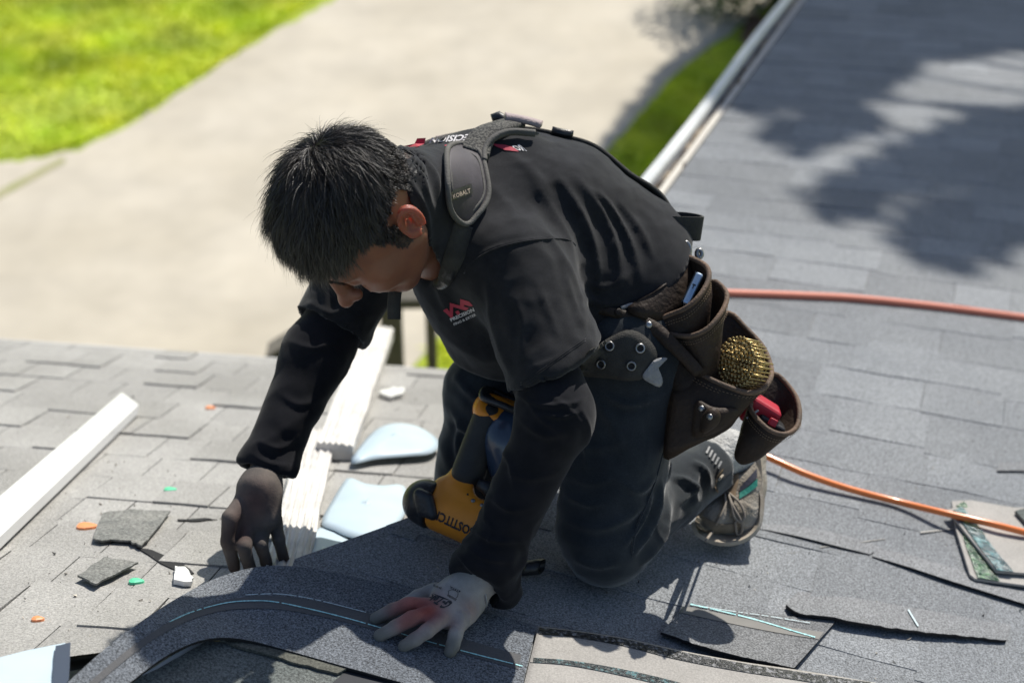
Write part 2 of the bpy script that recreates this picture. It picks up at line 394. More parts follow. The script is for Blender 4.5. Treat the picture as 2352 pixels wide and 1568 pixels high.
gd = (g1-g0)[:2]; gd /= np.linalg.norm(gd); gn = np.array([-gd[1], gd[0]])       # gn points left, off the roof
crest_n = np.array([FP.gx-LP.gx, FP.gy-LP.gy]); C0 = LP.c
fold = (C0[:2]@crest_n)                              # F above L where crest_n.p > fold
y00 = K[1]
def fnF(q, t):
    dy = (t)*.142; s = -.20+.62*np.clip(dy/3.0, -.2, 1.2)
    y = y00+dy+s*(q-K[0]); return q+.30*(y-y00), y
X0 = K[0]
def pxof(x, y, pl):
    a, b, _ = proj((x, y, pl.z(x, y))); return a, b
A0, A1, B1 = (930, 1190), (640, 1300), (420, 1600)
def keepF(x, y):
    if (np.array([x, y])-g0[:2])@gn > .12:
        u, v = pxof(x, y, FP); return inpoly(u, v, [(960, 1215), (700, 1320), (640, 1360), (470, 1620), (1300, 1900), (1300, 1100)])
    u, v = pxof(x, y, FP)
    return v < 1400 or inpoly(u, v, [(1000, 1180), (700, 1320), (640, 1360), (470, 1620), (600, 2600), (3400, 2600), (3400, 900), (1300, 1000)])
def keepM(x, y):
    u, v = pxof(x, y, FP)
    return (np.array([x, y])-g0[:2])@gn < .4 and (u > 900 or v > 1250)
V, Fc, T = tabs(fnF, -1.6, 4.6, -7, 46, FP, keepM, .142, 0, .09, (.12, .34))
ro = mesh('roof_slope', V, Fc, M['shingle'], hs); paint(ro, T); clip(ro, (g0[0], g0[1], 0), (gn[0], gn[1], 0))
V, Fc, T = tabs(fnF, -1.6, 1.6, -7, 10, FP, lambda x, y: (np.array([x, y])-g0[:2])@gn > -.3, .142, 0, .10, (.12, .34))
ro = mesh('roof_slope', V, Fc, M['shingle'], hs); paint(ro, T); clip(ro, (g0[0], g0[1], 0), (-gn[0], -gn[1], 0))
def clipline(o, p, q, inside):
    a, b, c = F(*p)[:2], F(*q)[:2], F(*inside)[:2]; n = np.array([-(b-a)[1], (b-a)[0]]); n = n if (c-a)@n < 0 else -n; clip(o, (a[0], a[1], 0), (n[0], n[1], 0))
clipline(ro, (640, 1297), (930, 1192), (900, 1400)); clipline(ro, (675, 1290), (600, 1500), (900, 1400))
def fnL(q, t):
    p = C0[:2]+q*E+(t*.150)*Gd; return p[0], p[1]
ev = L(520, 815); evw = (ev[:2]-C0[:2])@Gd
V, Fc, T = tabs(fnL, -3.6, 1.6, -12, int(evw/.15)+2, LP, lambda x, y: (np.array([x, y])@crest_n) > fold-.05, .150, 0, .02, (.09, .14), sparse=1)
lo = mesh('roof_slope', V, Fc, M['oldshingle'], hs); paint(lo, T)
clip(lo, (ev[0], ev[1], 0), (Gd[0], Gd[1], 0)); clip(lo, (C0[0], C0[1], 0), (-crest_n[0], -crest_n[1], 0))
# decking under both slopes (thick boards)
def deck(name, pts2, pl, th, m, h=-.004):
    top = [np.array([x, y, pl.z(x, y)])+pl.n*h for x, y in pts2]
    mb = MB(); n = len(top); bot = [p-np.array([0, 0, th]) for p in top]
    return mb.add(top+bot, [tuple(range(n)), tuple(range(n, 2*n))[::-1]]+[(i, n+i, n+(i+1) % n, (i+1) % n) for i in range(n)]).build(name, m, hs)
def gp(s, o=0.): return (g0[:2]+gd*s+gn*o)
lowc = F(945, 1172)[:2]; sl_ = (lowc-g0[:2])@gd
f1 = F(690, 1300)[:2]; f2 = F(620, 1490)[:2]; f3 = F(560, 1720)[:2]
deck('deck', [tuple(p) for p in (f3, (f3[0]-.05, .6), (6, .2), (7.5, 14), gp(11.6), gp(sl_), f1, f2)][::1], FP, .02, M['oldshingle'] if False else mat('decking', (.10, .095, .085), .9, (.16, .15, .135), 9))
c1 = C0[:2]-E*3.8; c2 = C0[:2]+E*2.0
e1 = c1+Gd*(evw-.01); e2 = c2+Gd*(evw-.01)
lw = C0[:2]-E*3.8-Gd*2.2; lw2 = C0[:2]+E*2.-Gd*2.2
deck('deck', [tuple(p) for p in (e1, lw, lw2, C0[:2], e2)], LP, .02, bpy.data.materials['decking'])
clip(bpy.data.objects['deck.001'], (C0[0], C0[1], 0), (-crest_n[0], -crest_n[1], 0))
fb = MB()
for s0, s1 in ((sl_+1.0, 11.6),):
    a, b = gp(s0, .012), gp(s1, .012); za, zb = FP.z(*a), FP.z(*b)
    fb.prism([(a[0], a[1], za-.20), (b[0], b[1], zb-.20), (b[0], b[1], zb-.012), (a[0], a[1], za-.012)], (gn[0]*.02, gn[1]*.02, 0))
fb.build('fascia', M['wall'], hs)
fb = MB(); a, b = c1+Gd*(evw+.002), c2+Gd*(evw+.002); za, zb = LP.z(*a), LP.z(*b)
fb.prism([(a[0], a[1], za-.17), (b[0], b[1], zb-.17), (b[0], b[1], zb-.012), (a[0], a[1], za-.012)], (Gd[0]*.02, Gd[1]*.02, 0)); fb.build('fascia', M['white'], hs)
# gutter: U profile along the eave, with leaf debris lying in it
gt = MB(); s0, s1 = sl_+.95, 11.6
prof = [(.022, -.035), (.022, -.085), (.026, -.09), (.050, -.09), (.054, -.08), (.056, .002), (.060, .008), (.088, .008), (.092, .002), (.092, -.012), (.086, -.095), (.026, -.10)]
N_ = 40; Vg = []; Fg = []
for i in range(N_+1):
    s = s0+(s1-s0)*i/N_
    for (oo, hh) in prof:
        p = gp(s, oo+.004*math.sin(i*.9)); Vg.append((p[0], p[1], FP.z(*gp(s))+hh))
kp = len(prof)
for i in range(N_):
    for j in range(kp): Fg.append((i*kp+j, i*kp+(j+1) % kp, (i+1)*kp+(j+1) % kp, (i+1)*kp+j))
mesh('gutter', Vg, Fg, M['gutter'], hs)
Vd = []; Fd = []; nd = 260
for i in range(nd+1):
    s = s0+(s1-s0)*i/nd
    for j in range(7):
        oo = .006+.052*j/6; p = gp(s, oo); hh = -.028+.03*noise.noise(Vector((s*5, j*.5, 2)))+.02*noise.noise(Vector((s*14, j, 5)))
        Vd.append((p[0], p[1], FP.z(*gp(s))+hh))
for i in range(nd):
    for j in range(6): Fd.append((i*7+j, i*7+j+1, (i+1)*7+j+1, (i+1)*7+j))
mesh('gutter_debris', Vd, Fd, M['debris'], hs)
wl = MB(); A = gp(sl_+.8, -.45); B = gp(11.2, -.45)
wl.prism([(A[0], A[1], 0), (B[0], B[1], 0), (B[0]+6, B[1]-1.5, 0), (A[0]+6, A[1]-1.5, 0)], (0, 0, FP.z(*B)-.9)); wl.build('wall', M['wall'], hs)
wl = MB(); A = c1+Gd*(evw-.45); B = c2+Gd*(evw-.45)
wl.prism([(A[0], A[1], 0), (B[0], B[1], 0), (B[0]-.3, -2., 0), (A[0]-.3, -2., 0)][::-1], (0, 0, LP.z(*A)-.45)); wl.build('wall', M['wall'], hs)
# ---------------------------------------------------------------- flat things on the roof
def poly(pts, fn, n=3, jit=0.):
    out = []
    k = len(pts)
    for i in range(k):
        a, b = np.array(pts[i], float), np.array(pts[(i+1) % k], float)
        for t in range(n): out.append(a+(b-a)*t/n+(rng.normal(0, jit, 2) if jit and t else 0))
    return out
def slab(name, pts, fn, h, th, m, parent=None, label=None, cat=None, group=None, n=3, jit=0., bend=None, hf=None):
    q = poly(pts, fn, n, jit); hh = [h+(hf(*p) if hf else 0) for p in q]
    top = [fn(p[0], p[1], a+th) for p, a in zip(q, hh)]; bot = [t-FP.n*th for t in top]
    k = len(top); c = sum(top)/k; cb = sum(bot)/k
    mb = MB(); mb.add(top+bot+[c, cb], [(i, (i+1) % k, 2*k) for i in range(k)]+[(k+(i+1) % k, k+i, 2*k+1) for i in range(k)]+[(i, k+i, k+(i+1) % k, (i+1) % k) for i in range(k)])
    o = mb.build(name, m, parent)
    bm = bmesh.new(); bm.from_mesh(o.data); bmesh.ops.recalc_face_normals(bm, faces=bm.faces[:]); bm.to_mesh(o.data); bm.free()
    if label: tag(o, label, cat, group)
    return o
def SF(x, y, h=0.):
    t = min(max((x-430)/190, 0), 1); t = t*t*(3-2*t); return S(x, y, h)*(1-t)+F(x, y, h)*t
def strip(name, railA, railB, hA, hB, n, k, m, th=.004, parent=None, edge=None, jit=0., fn=None, smooth=True):
    """curved sheet between two photo rails lying on the roof; each rail point is (x, y[, extra height])"""
    fn = fn or S; a = crom([tuple(p)+(0,)*(3-len(p)) for p in railA], n); b = crom([tuple(p)+(0,)*(3-len(p)) for p in railB], n)
    top = []
    for i in range(n):
        pa = fn(a[i, 0], a[i, 1], hA+a[i, 2]); pb = fn(b[i, 0], b[i, 1]+rng.normal(0, jit), hB+b[i, 2])
        top.append([pa+(pb-pa)*j/(k-1) for j in range(k)])
    top = np.array(top)
    for _ in range(3): top[1:-1] = (top[:-2]+2*top[1:-1]+top[2:])/4 if jit == 0 else top[1:-1]
    T_ = top.reshape(-1, 3); B_ = T_-FP.n*th; nv = len(T_); V = np.concatenate([T_, B_]); Fq = []; mi = []
    for i in range(n-1):
        for j in range(k-1):
            q = i*k+j; Fq.append((q, q+1, q+k+1, q+k)); mi.append(0); Fq.append((nv+q+k, nv+q+k+1, nv+q+1, nv+q)); mi.append(1)
    bd = [i*k for i in range(n)]+[(n-1)*k+j for j in range(1, k)]+[i*k+k-1 for i in range(n-2, -1, -1)]+[j for j in range(k-2, 0, -1)]
    for u, v in zip(bd, bd[1:]+bd[:1]): Fq.append((v, u, nv+u, nv+v)); mi.append(1)
    o = mesh(name, V, Fq, [m, M['edge']], parent, smooth and jit == 0 and fn is S and name+str(m.name) != 'x'); o.data.polygons.foreach_set('material_index', mi)
    bm = bmesh.new(); bm.from_mesh(o.data); bmesh.ops.recalc_face_normals(bm, faces=bm.faces[:]); bm.to_mesh(o.data); bm.free()
    BV[name+str(len(BV))] = BVHTree.FromPolygons([tuple(v) for v in T_], [f for f in Fq if max(f) < nv])
    return o, list(BV)[-1]
def line_on(key, pts, wpx, m, name, parent, h=.0012, dash=0., n=60, fb_=None):
    p = crom(pts, n); mb = MB()
    for i in range(n-1):
        if dash and random.random() < dash: continue
        a, b = p[i], p[i+1]; e = b-a; e = e/np.linalg.norm(e); nn = np.array([-e[1], e[0]])*wpx/2
        w0, w1 = (random.uniform(.6, 1.3), random.uniform(.6, 1.3)) if dash else (1, 1)
        q = []
        for c in (a-nn*w0, a+nn*w0, b+nn*w1, b-nn*w1):
            if key: loc, nr = cast(c[0], c[1], key if isinstance(key, list) else [key]); nr = nr if nr[2] > 0 else -nr; q.append(loc+nr*h)
            else: q.append(S(c[0], c[1], (fb_ or 0)+h))
        mb.add(q, [(0, 1, 2, 3)])
    return mb.build(name, m, parent)
# underlay, green old shingle and the fresh strip bent over the hip
cut = empty('old_shingle', S(560, 1540), 'weathered green grey shingle under the bent strip at the bottom edge', 'shingle')
slab('shingle_body', [(480, 1469), (545, 1478), (620, 1500), (700, 1528), (790, 1545), (690, 1640), (640, 1720), (120, 1720), (300, 1566)], S, .004, .005, M['greenshingle'], cut, n=6, jit=1.5)
slab('upper_lap', [(500, 1462), (560, 1470), (640, 1490), (796, 1534), (775, 1545), (690, 1524), (610, 1500), (540, 1482)], S, .0105, .004, mat('olive_shingle', (.07, .075, .06), .92, (.12, .12, .10), 9, fine=(260, .5, 1.5)), cut, n=4, jit=1)
ul = slab('underlay_sheet', [(796, 1535), (930, 1566), (1150, 1620), (1150, 1760), (620, 1760), (690, 1630)], S, .0065, .002, M['underlay'], None, 'black smooth underlayment showing under the bent shingle strip at the bottom edge', 'underlayment')
fl = slab('metal_flashing', [(180, 1700), (300, 1566), (400, 1502), (475, 1462), (497, 1462), (420, 1520), (330, 1590), (260, 1700)], S, .003, .002, M['white'], None, 'thin white metal flashing strip showing beside the weathered green grey shingle', 'flashing', n=5)
ns = empty('shingle_strip', S(700, 1450), 'new dark bent shingle strip with a blue chalk line under the planted glove', 'shingle')
rA = [(20, 1700, .06), (130, 1590, .05), (240, 1490, .05), (340, 1415, .045), (420, 1365, .03), (500, 1325, .012), (600, 1299, .004), (700, 1302, 0), (820, 1325, 0), (1000, 1372, 0), (1232, 1436, 0)]
rB = [(170, 1740, .04), (235, 1625, .035), (300, 1566, .032), (370, 1512, .03), (430, 1480, .024), (485, 1464, .016), (560, 1467, .006), (680, 1498, .002), (800, 1532, .002), (950, 1574, 0), (1185, 1640, 0)]
so_, kN = strip('shingle_body', rA, rB, .012, .015, 70, 14, M['newshingle'], .005, ns, fn=SF)
def midrail(t): return [(a[0]+(b[0]-a[0])*t, a[1]+(b[1]-a[1])*t) for a, b in zip(crom([p[:2] for p in rA], 40), crom([p[:2] for p in rB], 40))]
mb_ = midrail(.5)
bandm = MB(); ga = crom(midrail(.36), 70); gb = crom(midrail(.52), 70)
for i in range(8, 69):
    q = []
    for c in (ga[i], gb[i], gb[i+1 if i < 69 else i], ga[i+1 if i < 69 else i]):
        l_, nr = cast(c[0], c[1], [kN]); q.append(l_+(nr if nr[2] > 0 else -nr)*.0010)
    bandm.add(q, [(0, 1, 2, 3)])
bandm.build('sealant_band', M['band'], ns)
line_on(kN, [(383, 1432), (440, 1407), (520, 1386), (590, 1381), (640, 1385), (720, 1402), (800, 1422), (870, 1442), (940, 1462), (1010, 1482), (1100, 1506), (1200, 1531)], 2.5, M['chalk'], 'chalk_line', ns, .0022, .04, 150)
line_on(kN, [(560, 1368), (640, 1366), (720, 1378), (840, 1408)], 1.6, M['chalkwhite'], 'chalk_mark', ns, .0025, .1, 60)
# upside-down shingle at the bottom, with tar strips
us = empty('upturned_shingle', F(1350, 1520), 'pale beige shingle lying face down at the bottom edge, with black tar strips', 'shingle')
r1 = [(1237, 1437, .004), (1330, 1448, .003), (1440, 1465, .006), (1560, 1492, .010), (1700, 1518, .010), (1850, 1540, .004), (2120, 1585, 0)]
r2 = [(1170, 1700, .002), (1290, 1720, 0), (1400, 1740, 0), (1560, 1760, 0), (1700, 1780, 0), (1900, 1800, 0), (2200, 1830, 0)]
_, kU = strip('shingle_body', r1, r2, .012, .012, 50, 10, M['back'], .004, us)
def bandon(key, ra, rb, m, name, parent, n=60, h=.0012):
    a, b = crom(ra, n), crom(rb, n); mb = MB()
    for i in range(n-1):
        q = []
        for c in (a[i], b[i], b[i+1], a[i+1]):
            l_, nr = cast(c[0], c[1], [key]); q.append(l_+(nr if nr[2] > 0 else -nr)*h)
        mb.add(q, [(0, 1, 2, 3)])
    return mb.build(name, m, parent)
bandon(kU, [(1238, 1441), (1330, 1452), (1440, 1469), (1560, 1496), (1700, 1522), (1850, 1545), (2000, 1567)], [(1237, 1456), (1325, 1464), (1435, 1484), (1550, 1513), (1690, 1540), (1840, 1563), (1990, 1588)], M['tar'], 'tar_strip', us)
bandon(kU, [(1218, 1510), (1310, 1517), (1420, 1535), (1540, 1562), (1640, 1592)], [(1217, 1521), (1305, 1528), (1412, 1548), (1530, 1576), (1630, 1606)], M['tarblue'], 'tar_strip', us)
# loose shingle piece with chalk line, and the lifted course
lp = empty('shingle_piece', F(1700, 1460), 'loose dark shingle piece with a blue chalk line, lying right of the kneeling knee', 'shingle')
_, kL = strip('shingle_body', [(1580, 1385, 0), (1700, 1402, 0), (1800, 1413, .002), (1921, 1424, .004)], [(1518, 1450, .003), (1610, 1482, .008), (1710, 1508, .012), (1824, 1532, .006)], .006, .010, 30, 8, M['piece'], .005, lp, jit=.5)
bandon(kL, [(1568, 1392), (1680, 1414), (1790, 1437), (1892, 1452)], [(1558, 1406), (1668, 1430), (1778, 1452), (1880, 1468)], mat('band_light', (.20, .195, .18), .9, (.25, .24, .225), 8, 4), 'sealant_band', lp)
line_on(kL, [(1585, 1389), (1660, 1406), (1740, 1426), (1820, 1450), (1876, 1466)], 2.6, M['chalk'], 'chalk_line', lp, .0025, .05, 60)
line_on(kL, [(1600, 1392), (1680, 1405), (1760, 1416), (1860, 1432)], 1.5, M['chalkwhite'], 'chalk_mark', lp, .0025, .1, 50)
lc = empty('lifted_shingle', F(2050, 1430), 'shingle with its lower edge curled up, at the right behind the loose chalked piece', 'shingle')
_, kC = strip('shingle_body', [(1850, 1340, 0), (2000, 1350, 0), (2150, 1372, 0), (2330, 1405, 0)], [(1806, 1386, .004), (1832, 1406, .010), (1900, 1414, .013), (2000, 1434, .012), (2150, 1453, .008), (2312, 1470, .002)], -.006, .007, 40, 6, M['shingle_plain'], .006, lc, jit=.8)
line_on(kC, [(2085, 1402), (2108, 1440)], 3.4, M['chalkwhite'], 'chalk_mark', lc, .003, 0, 6)
BV_ = len(BV)
for pa, pb in (([(1760, 1168, 0), (1860, 1188, 0), (1960, 1212, 0), (2060, 1240, 0)], [(1738, 1212, .0005), (1830, 1230, .004), (1910, 1250, .004), (1998, 1272, .0005)]), ([(2020, 1236, 0), (2120, 1266, 0), (2240, 1300, 0), (2420, 1350, 0)], [(2004, 1277, .0005), (2090, 1302, .005), (2200, 1338, .007), (2400, 1400, .006)]), ([(2300, 1040, 0), (2400, 1046, 0)], [(2290, 1080, .003), (2400, 1080, .003)])):
    so_, _k = strip('lifted_course', pa, pb, -.003, .003, 26, 5, M['shingle_plain'], .003, hs, jit=.01, fn=F)
# scrap pieces at the right: two shingle scraps with foil strips
s1 = empty('shingle_scrap', F(2260, 1260), 'pale shingle scrap with a green sealant strip, under the orange hose at the right edge', 'shingle scrap')
slab('shingle_body', [(2186, 1150), (2230, 1148), (2420, 1180), (2420, 1350), (2354, 1343), (2240, 1328), (2228, 1318), (2196, 1215)], F, .008, .005, M['back'], s1, n=4)
slab('sealant_strip', [(2196, 1160), (2216, 1150), (2232, 1185), (2262, 1260), (2296, 1333), (2246, 1326), (2215, 1240)], F, .0145, .001, M['foilgreen'], s1, n=4, jit=.8)
s2 = empty('shingle_scrap', F(2320, 1240), 'upper pale shingle scrap with a blue sealant strip, crossed by the orange hose', 'shingle scrap')
slab('shingle_body', [(2176, 1168), (2200, 1165), (2420, 1165), (2420, 1325), (2354, 1315), (2288, 1310), (2232, 1240)], F, .018, .005, M['back'], s2, n=4)
slab('sealant_strip', [(2188, 1172), (2208, 1162), (2236, 1190), (2266, 1235), (2328, 1312), (2290, 1308), (2236, 1236)], F, .0245, .001, M['foilblue'], s2, n=4, jit=.8)
slab('shingle_scrap', [(2332, 1172), (2420, 1150), (2420, 1230), (2362, 1205)], F, .026, .006, M['greenshingle'], None, 'small dark green shingle scrap at the right edge above the hose', 'shingle scrap')
# white metal drip edge on the old slope, left
de = MB()
q = [L(x, y, .03) for x, y in [(280, 902), (318, 930), (-60, 1290), (-60, 1190)]]
def roundc(q, k=0): return q
de.prism([p-LP.n*.022 for p in q], LP.n*.024)
o = de.build('metal_trim', M['white'], None, bevel=.002); tag(o, 'long white metal trim piece lying on the old shingles at the left edge', 'metal trim')
# stack of ridged white boards
def ridged(name, A_, B_, w0, w1, h0, h1, th, label):
    a, b = L(*A_, h0), L(*B_, h1); d = b-a; ln = np.linalg.norm(d); d /= ln; sd = np.cross(d, LP.n); sd /= np.linalg.norm(sd); n_ = np.cross(sd, d)
    if n_[2] < 0: n_ = -n_
    prof = []; K_ = 26
    hts = [0, 0, .010, .012, .004, .004, .014, .014, .016, .006, .006, .018, .018, .008, .008, .020, .020, .010, .010, .022, .022, .012, .012, .018, .018, 0]
    V = []; Fq = []; NL = 30
    for i in range(NL+1):
        t = i/NL; w_ = w0+(w1-w0)*t; c = a+d*ln*t
        for j in range(K_):
            u = (j/(K_-1)-.5)*w_; hh = th*.4+hts[j]*.38+.003*noise.noise(Vector((t*9, j*.7, w0*9)))
            V.append(c+sd*(u+.004*noise.noise(Vector((t*6, j, 3))))+n_*hh)
        V.append(c+sd*w_*.5-n_*.02); V.append(c-sd*w_*.5-n_*.02)
    R = K_+2
    for i in range(NL):
        for j in range(R): Fq.append((i*R+j, i*R+(j+1) % R, (i+1)*R+(j+1) % R, (i+1)*R+j))
    Fq += [tuple(range(R))[::-1], tuple(range(NL*R, NL*R+R))]
    o = mesh(name, V, Fq, M['wood']); bm = bmesh.new(); bm.from_mesh(o.data); bmesh.ops.recalc_face_normals(bm, faces=bm.faces[:]); bm.to_mesh(o.data); bm.free()
    return tag(o, label, 'trim board')
ridged('trim_board', (730, 1000), (655, 1330), .080, .072, .012, .008, .026, 'lower weathered white ridged trim board, its end near the gloved fingers')
ridged('trim_board', (868, 762), (768, 1035), .090, .080, .030, .026, .028, 'upper weathered white ridged trim board, lying on the end of the lower one')
# pale blue film sheets
def film(pts, h, hf, label):
    q = crom(pts, 36, True); top = [L(p[0], p[1], h) for p in q]; c = sum(top)/len(top); V = []; Fq = []; R = 6
    for r in range(R+1):
        s = r/R
        for k, t in enumerate(top): p = c+(t-c)*s; V.append(p+LP.n*(hf*(1-s*s)))
    n = len(top)
    for r in range(R):
        for k in range(n): Fq.append((r*n+k, r*n+(k+1) % n, (r+1)*n+(k+1) % n, (r+1)*n+k))
    o = mesh('flashing_sheet', V, Fq, M['film'], None, True); m2 = o.modifiers.new('thick', 'SOLIDIFY'); m2.thickness = .002; m2.offset = -1
    return tag(o, label, 'flashing sheet', None)
film([(806, 1062), (830, 1020), (865, 985), (905, 972), (950, 976), (985, 992), (1012, 1018), (990, 1040), (940, 1046), (870, 1052)], .02, .022, 'farthest pale blue curved flashing sheet, lying left of the nail gun handle')
film([(796, 1098), (815, 1100), (840, 1110), (880, 1114), (922, 1112), (938, 1135), (930, 1180), (900, 1215), (855, 1238), (805, 1232), (765, 1215), (738, 1200), (762, 1150)], .012, .012, 'middle pale blue flashing sheet, left of the black cap of the nail gun')
film([(735, 1210), (775, 1220), (806, 1248), (790, 1285), (745, 1320), (680, 1320), (700, 1260)], .006, .006, 'nearest small pale blue flashing sheet, beside the lower white board')
o = slab('flashing_sheet', [(-80, 1530), (60, 1493), (150, 1475), (140, 1600), (-80, 1700)], L, .03, .003, M['film'], None, 'pale blue flashing sheet cut by the bottom left corner', 'flashing sheet')
slab('underlay_scrap', [(128, 1482), (162, 1474), (158, 1560), (120, 1620), (122, 1540)], L, .036, .004, mat('navy', (.03, .045, .08), .6), None, 'narrow navy scrap on the pale blue sheet in the bottom left corner', 'scrap', jit=.8)
# torn bits
torn = [([(235, 1178), (300, 1168), (392, 1172), (352, 1222), (325, 1252), (300, 1240), (214, 1236)], .004, 'larger torn dark shingle piece on the old slope, right of the orange cap'),
        ([(178, 1320), (240, 1277), (318, 1290), (282, 1308), (222, 1340)], .006, 'smaller torn dark shingle piece on the old slope, nearer the bent strip')]
for pts, h, lb in torn: slab('torn_shingle', pts, L, h+.003, .004, mat('torn', (.16, .165, .155), .95, (.24, .24, .22), 14, fine=(200, .5, 1.5)) if 'torn' not in bpy.data.materials else bpy.data.materials['torn'], None, lb, 'shingle piece', n=4, jit=1.5)
slab('shingle_flap', [(312, 1256), (350, 1262), (410, 1288), (446, 1315), (430, 1318), (385, 1300), (340, 1272)], L, .001, .002, M['edge'], None, 'thin black torn shingle edge between the torn pieces and the bent strip', 'shingle piece', n=3, jit=1)
slab('shingle_flap', [(408, 1191), (470, 1188), (500, 1192), (440, 1196), (410, 1195)], L, .001, .002, M['edge'], None, 'thin black torn shingle edge left of the gloved fingers', 'shingle piece', n=3, jit=1)
slab('foam_chip', [(402, 1298), (425, 1300), (445, 1325), (436, 1335), (400, 1330)], L, .002, .010, M['white'], None, 'white chip lying against the bent shingle strip', 'chip', jit=1.5)
slab('foam_chip', [(870, 900), (905, 888), (930, 890), (925, 902), (900, 910)], L, .004, .010, M['white'], None, 'white chip on the old slope beyond the blue sheets', 'chip', jit=1.5)
def capbit(x, y, m, label, r=.013):
    p = L(x, y, .0005); mb = MB(); u = np.cross(LP.n, [1, 0, 0]); u /= np.linalg.norm(u); v = np.cross(LP.n, u); n = 14
    V = []
    for hh, rr in ((0, r), (.004, r*.95), (.006, r*.5)):
        for k in range(n): a = 2*math.pi*k/n; V.append(p+LP.n*hh+rr*(1+.12*math.sin(3*a))*(math.cos(a)*u+math.sin(a)*v))
    Fq = [(i*n+k, i*n+(k+1) % n, (i+1)*n+(k+1) % n, (i+1)*n+k) for i in range(2) for k in range(n)]+[tuple(range(2*n, 3*n)), tuple(range(n))[::-1]]
    tag(mb.add(V, Fq).build('plastic_cap', m, None), label, 'nail cap', 'plastic nail caps on the old slope')
capbit(390, 1126, M['greenplastic'], 'green plastic nail cap left of the reaching glove')
capbit(312, 1337, M['greenplastic'], 'green plastic nail cap near the bent strip')
capbit(198, 1210, M['orangeplastic'], 'orange plastic nail cap beside the larger torn shingle piece', .019)
capbit(482, 938, M['orangeplastic'], 'orange plastic nail cap left of the black sleeve', .012)
capbit(86, 1424, M['orangeplastic'], 'orange plastic nail cap close to the bottom left corner', .010)
# loose granules and crumbs lying on both slopes
cr = MB()
for k in range(520):
    if k % 3: x, y = random.uniform(-20, 1050), random.uniform(880, 1500); pl_ = LP
    else: x, y = random.uniform(1000, 2350), random.uniform(900, 1560); pl_ = FP
    if pl_ is LP and (y > 1290-(x-640)*.36 if x > 600 else y > 1290+(600-x)*.75): continue
    p = pl_.hit(x, y, .0025 if pl_ is LP else .003); s_ = random.uniform(.0008, .0022)*(1.5 if random.random() < .1 else 1); a = rng.normal(size=(3, 3))*s_
    cr.add([p+a[0], p+a[1]-[0, 0, s_*.3], p+a[2], p-a.mean(0)+[0, 0, s_]], [(0, 1, 2), (0, 3, 1), (1, 3, 2), (2, 3, 0)])
tag(struct(cr.build('loose_granules', mat('granules', (.10, .09, .08), .9, (.62, .57, .48), 7, 5, contrast=(.4, .6))), 'stuff'), 'loose stone granules and crumbs scattered over the shingles', 'debris')
# air hoses
def hose(name, pts, r, m, label, pl=F, h=None):
    p = crom([pl(x, y, (r if len(q) < 3 else q[2])) if False else np.append(pl(x, y, r+hh), 0)[:3] for (x, y, hh), q in zip(pts, pts)], 120)
    return tag(MB().tube(p, r, 12).build(name, m, None, True), label, 'air hose')
M['hose1'] = mat('hose_pale', (.75, .24, .15), .45, (.68, .22, .14), 4); M['hose2'] = mat('hose_orange', (.85, .22, .04), .3, (.78, .20, .04), 5, coat=.3)
hose('air_hose', [(1560, 668, .0), (1680, 673, 0), (1800, 677, 0), (1950, 684, 0), (2100, 698, 0), (2250, 716, 0), (2420, 738, .0)], .009, M['hose1'], 'faded orange air hose crossing the roof behind the hips of the worker')
hose('air_hose', [(1650, 1005, .02), (1758, 1047, .02), (1850, 1088, .015), (1950, 1122, .008), (2060, 1151, .006), (2180, 1180, .022), (2300, 1208, .03), (2420, 1240, .02)], .0068, M['hose2'], 'bright orange air hose running from the shoe to the right edge')
# ---------------------------------------------------------------- cloth, leather, skin materials
M['shirt'] = mat('shirt', (.014, .0145, .0165), .95, (.022, .0225, .025), 40, 5, sheen=.16, bump=.25, bs=700, fine=(900, .7, 1.35), bdist=.002, spec=.2)
M['sleeve'] = mat('sleeve', (.007, .0075, .010), .95, (.012, .012, .0155), 30, 5, sheen=.10, bump=.25, bs=600, bdist=.002, spec=.2)
M['jeans'] = mat('jeans', (.017, .022, .027), .95, (.033, .040, .046), 12, 6, sheen=.38, bump=.3, bs=800, fine=(600, .75, 1.3), bdist=.002, spec=.2)
M['skin'] = mat('skin', (.25, .105, .062), .5, (.20, .08, .05), 22, 6, sss=.25, bump=.12, bs=350, bdist=.002)
M['ear'] = mat('backlit_ear_skin', (.29, .088, .056), .5, (.22, .075, .05), 22, 6, sss=.7, bump=.1, bs=350, bdist=.002); M['ear'].node_tree.nodes['Principled BSDF'].inputs['Subsurface Scale'].default_value = .02  # base colour redder than skin, painting in sunlight glowing through the ear
M['hair'] = mat('hair', (.030, .024, .020), .52, spec=.7)
M['scalp'] = mat('scalp', (.085, .052, .04), .8, (.016, .013, .012), 420, 8, contrast=(.42, .58))
M['glove'] = mat('glove', (.30, .275, .26), .9, (.20, .185, .175), 26, 5, sheen=.1, bump=.4, bs=500, bdist=.002)
M['strapm'] = mat('webbing', (.028, .027, .024), .85, (.05, .048, .042), 30, bump=.5, bs=400, bdist=.003)
M['piping'] = mat('piping', (.075, .072, .065), .8, (.11, .105, .095), 25, bump=.5, bs=300, bdist=.003)
M['mesh'] = mat('mesh_pad', (.12, .115, .10), .85, (.03, .03, .028), 260, 2, contrast=(.45, .55), bump=.8, bs=260, bdist=.003)
M['faded'] = mat('faded_nylon', (.30, .24, .24), .7, (.38, .31, .30), 18, bump=.3, bs=300)
M['nylon'] = mat('nylon', (.035, .030, .035), .6, (.06, .052, .06), 14, bump=.3, bs=500, bdist=.002)
M['leather'] = mat('leather', (.016, .011, .008), .62, (.055, .034, .021), 11, 8, contrast=(.35, .75), bump=.6, bs=110, bdist=.004, spec=.3)
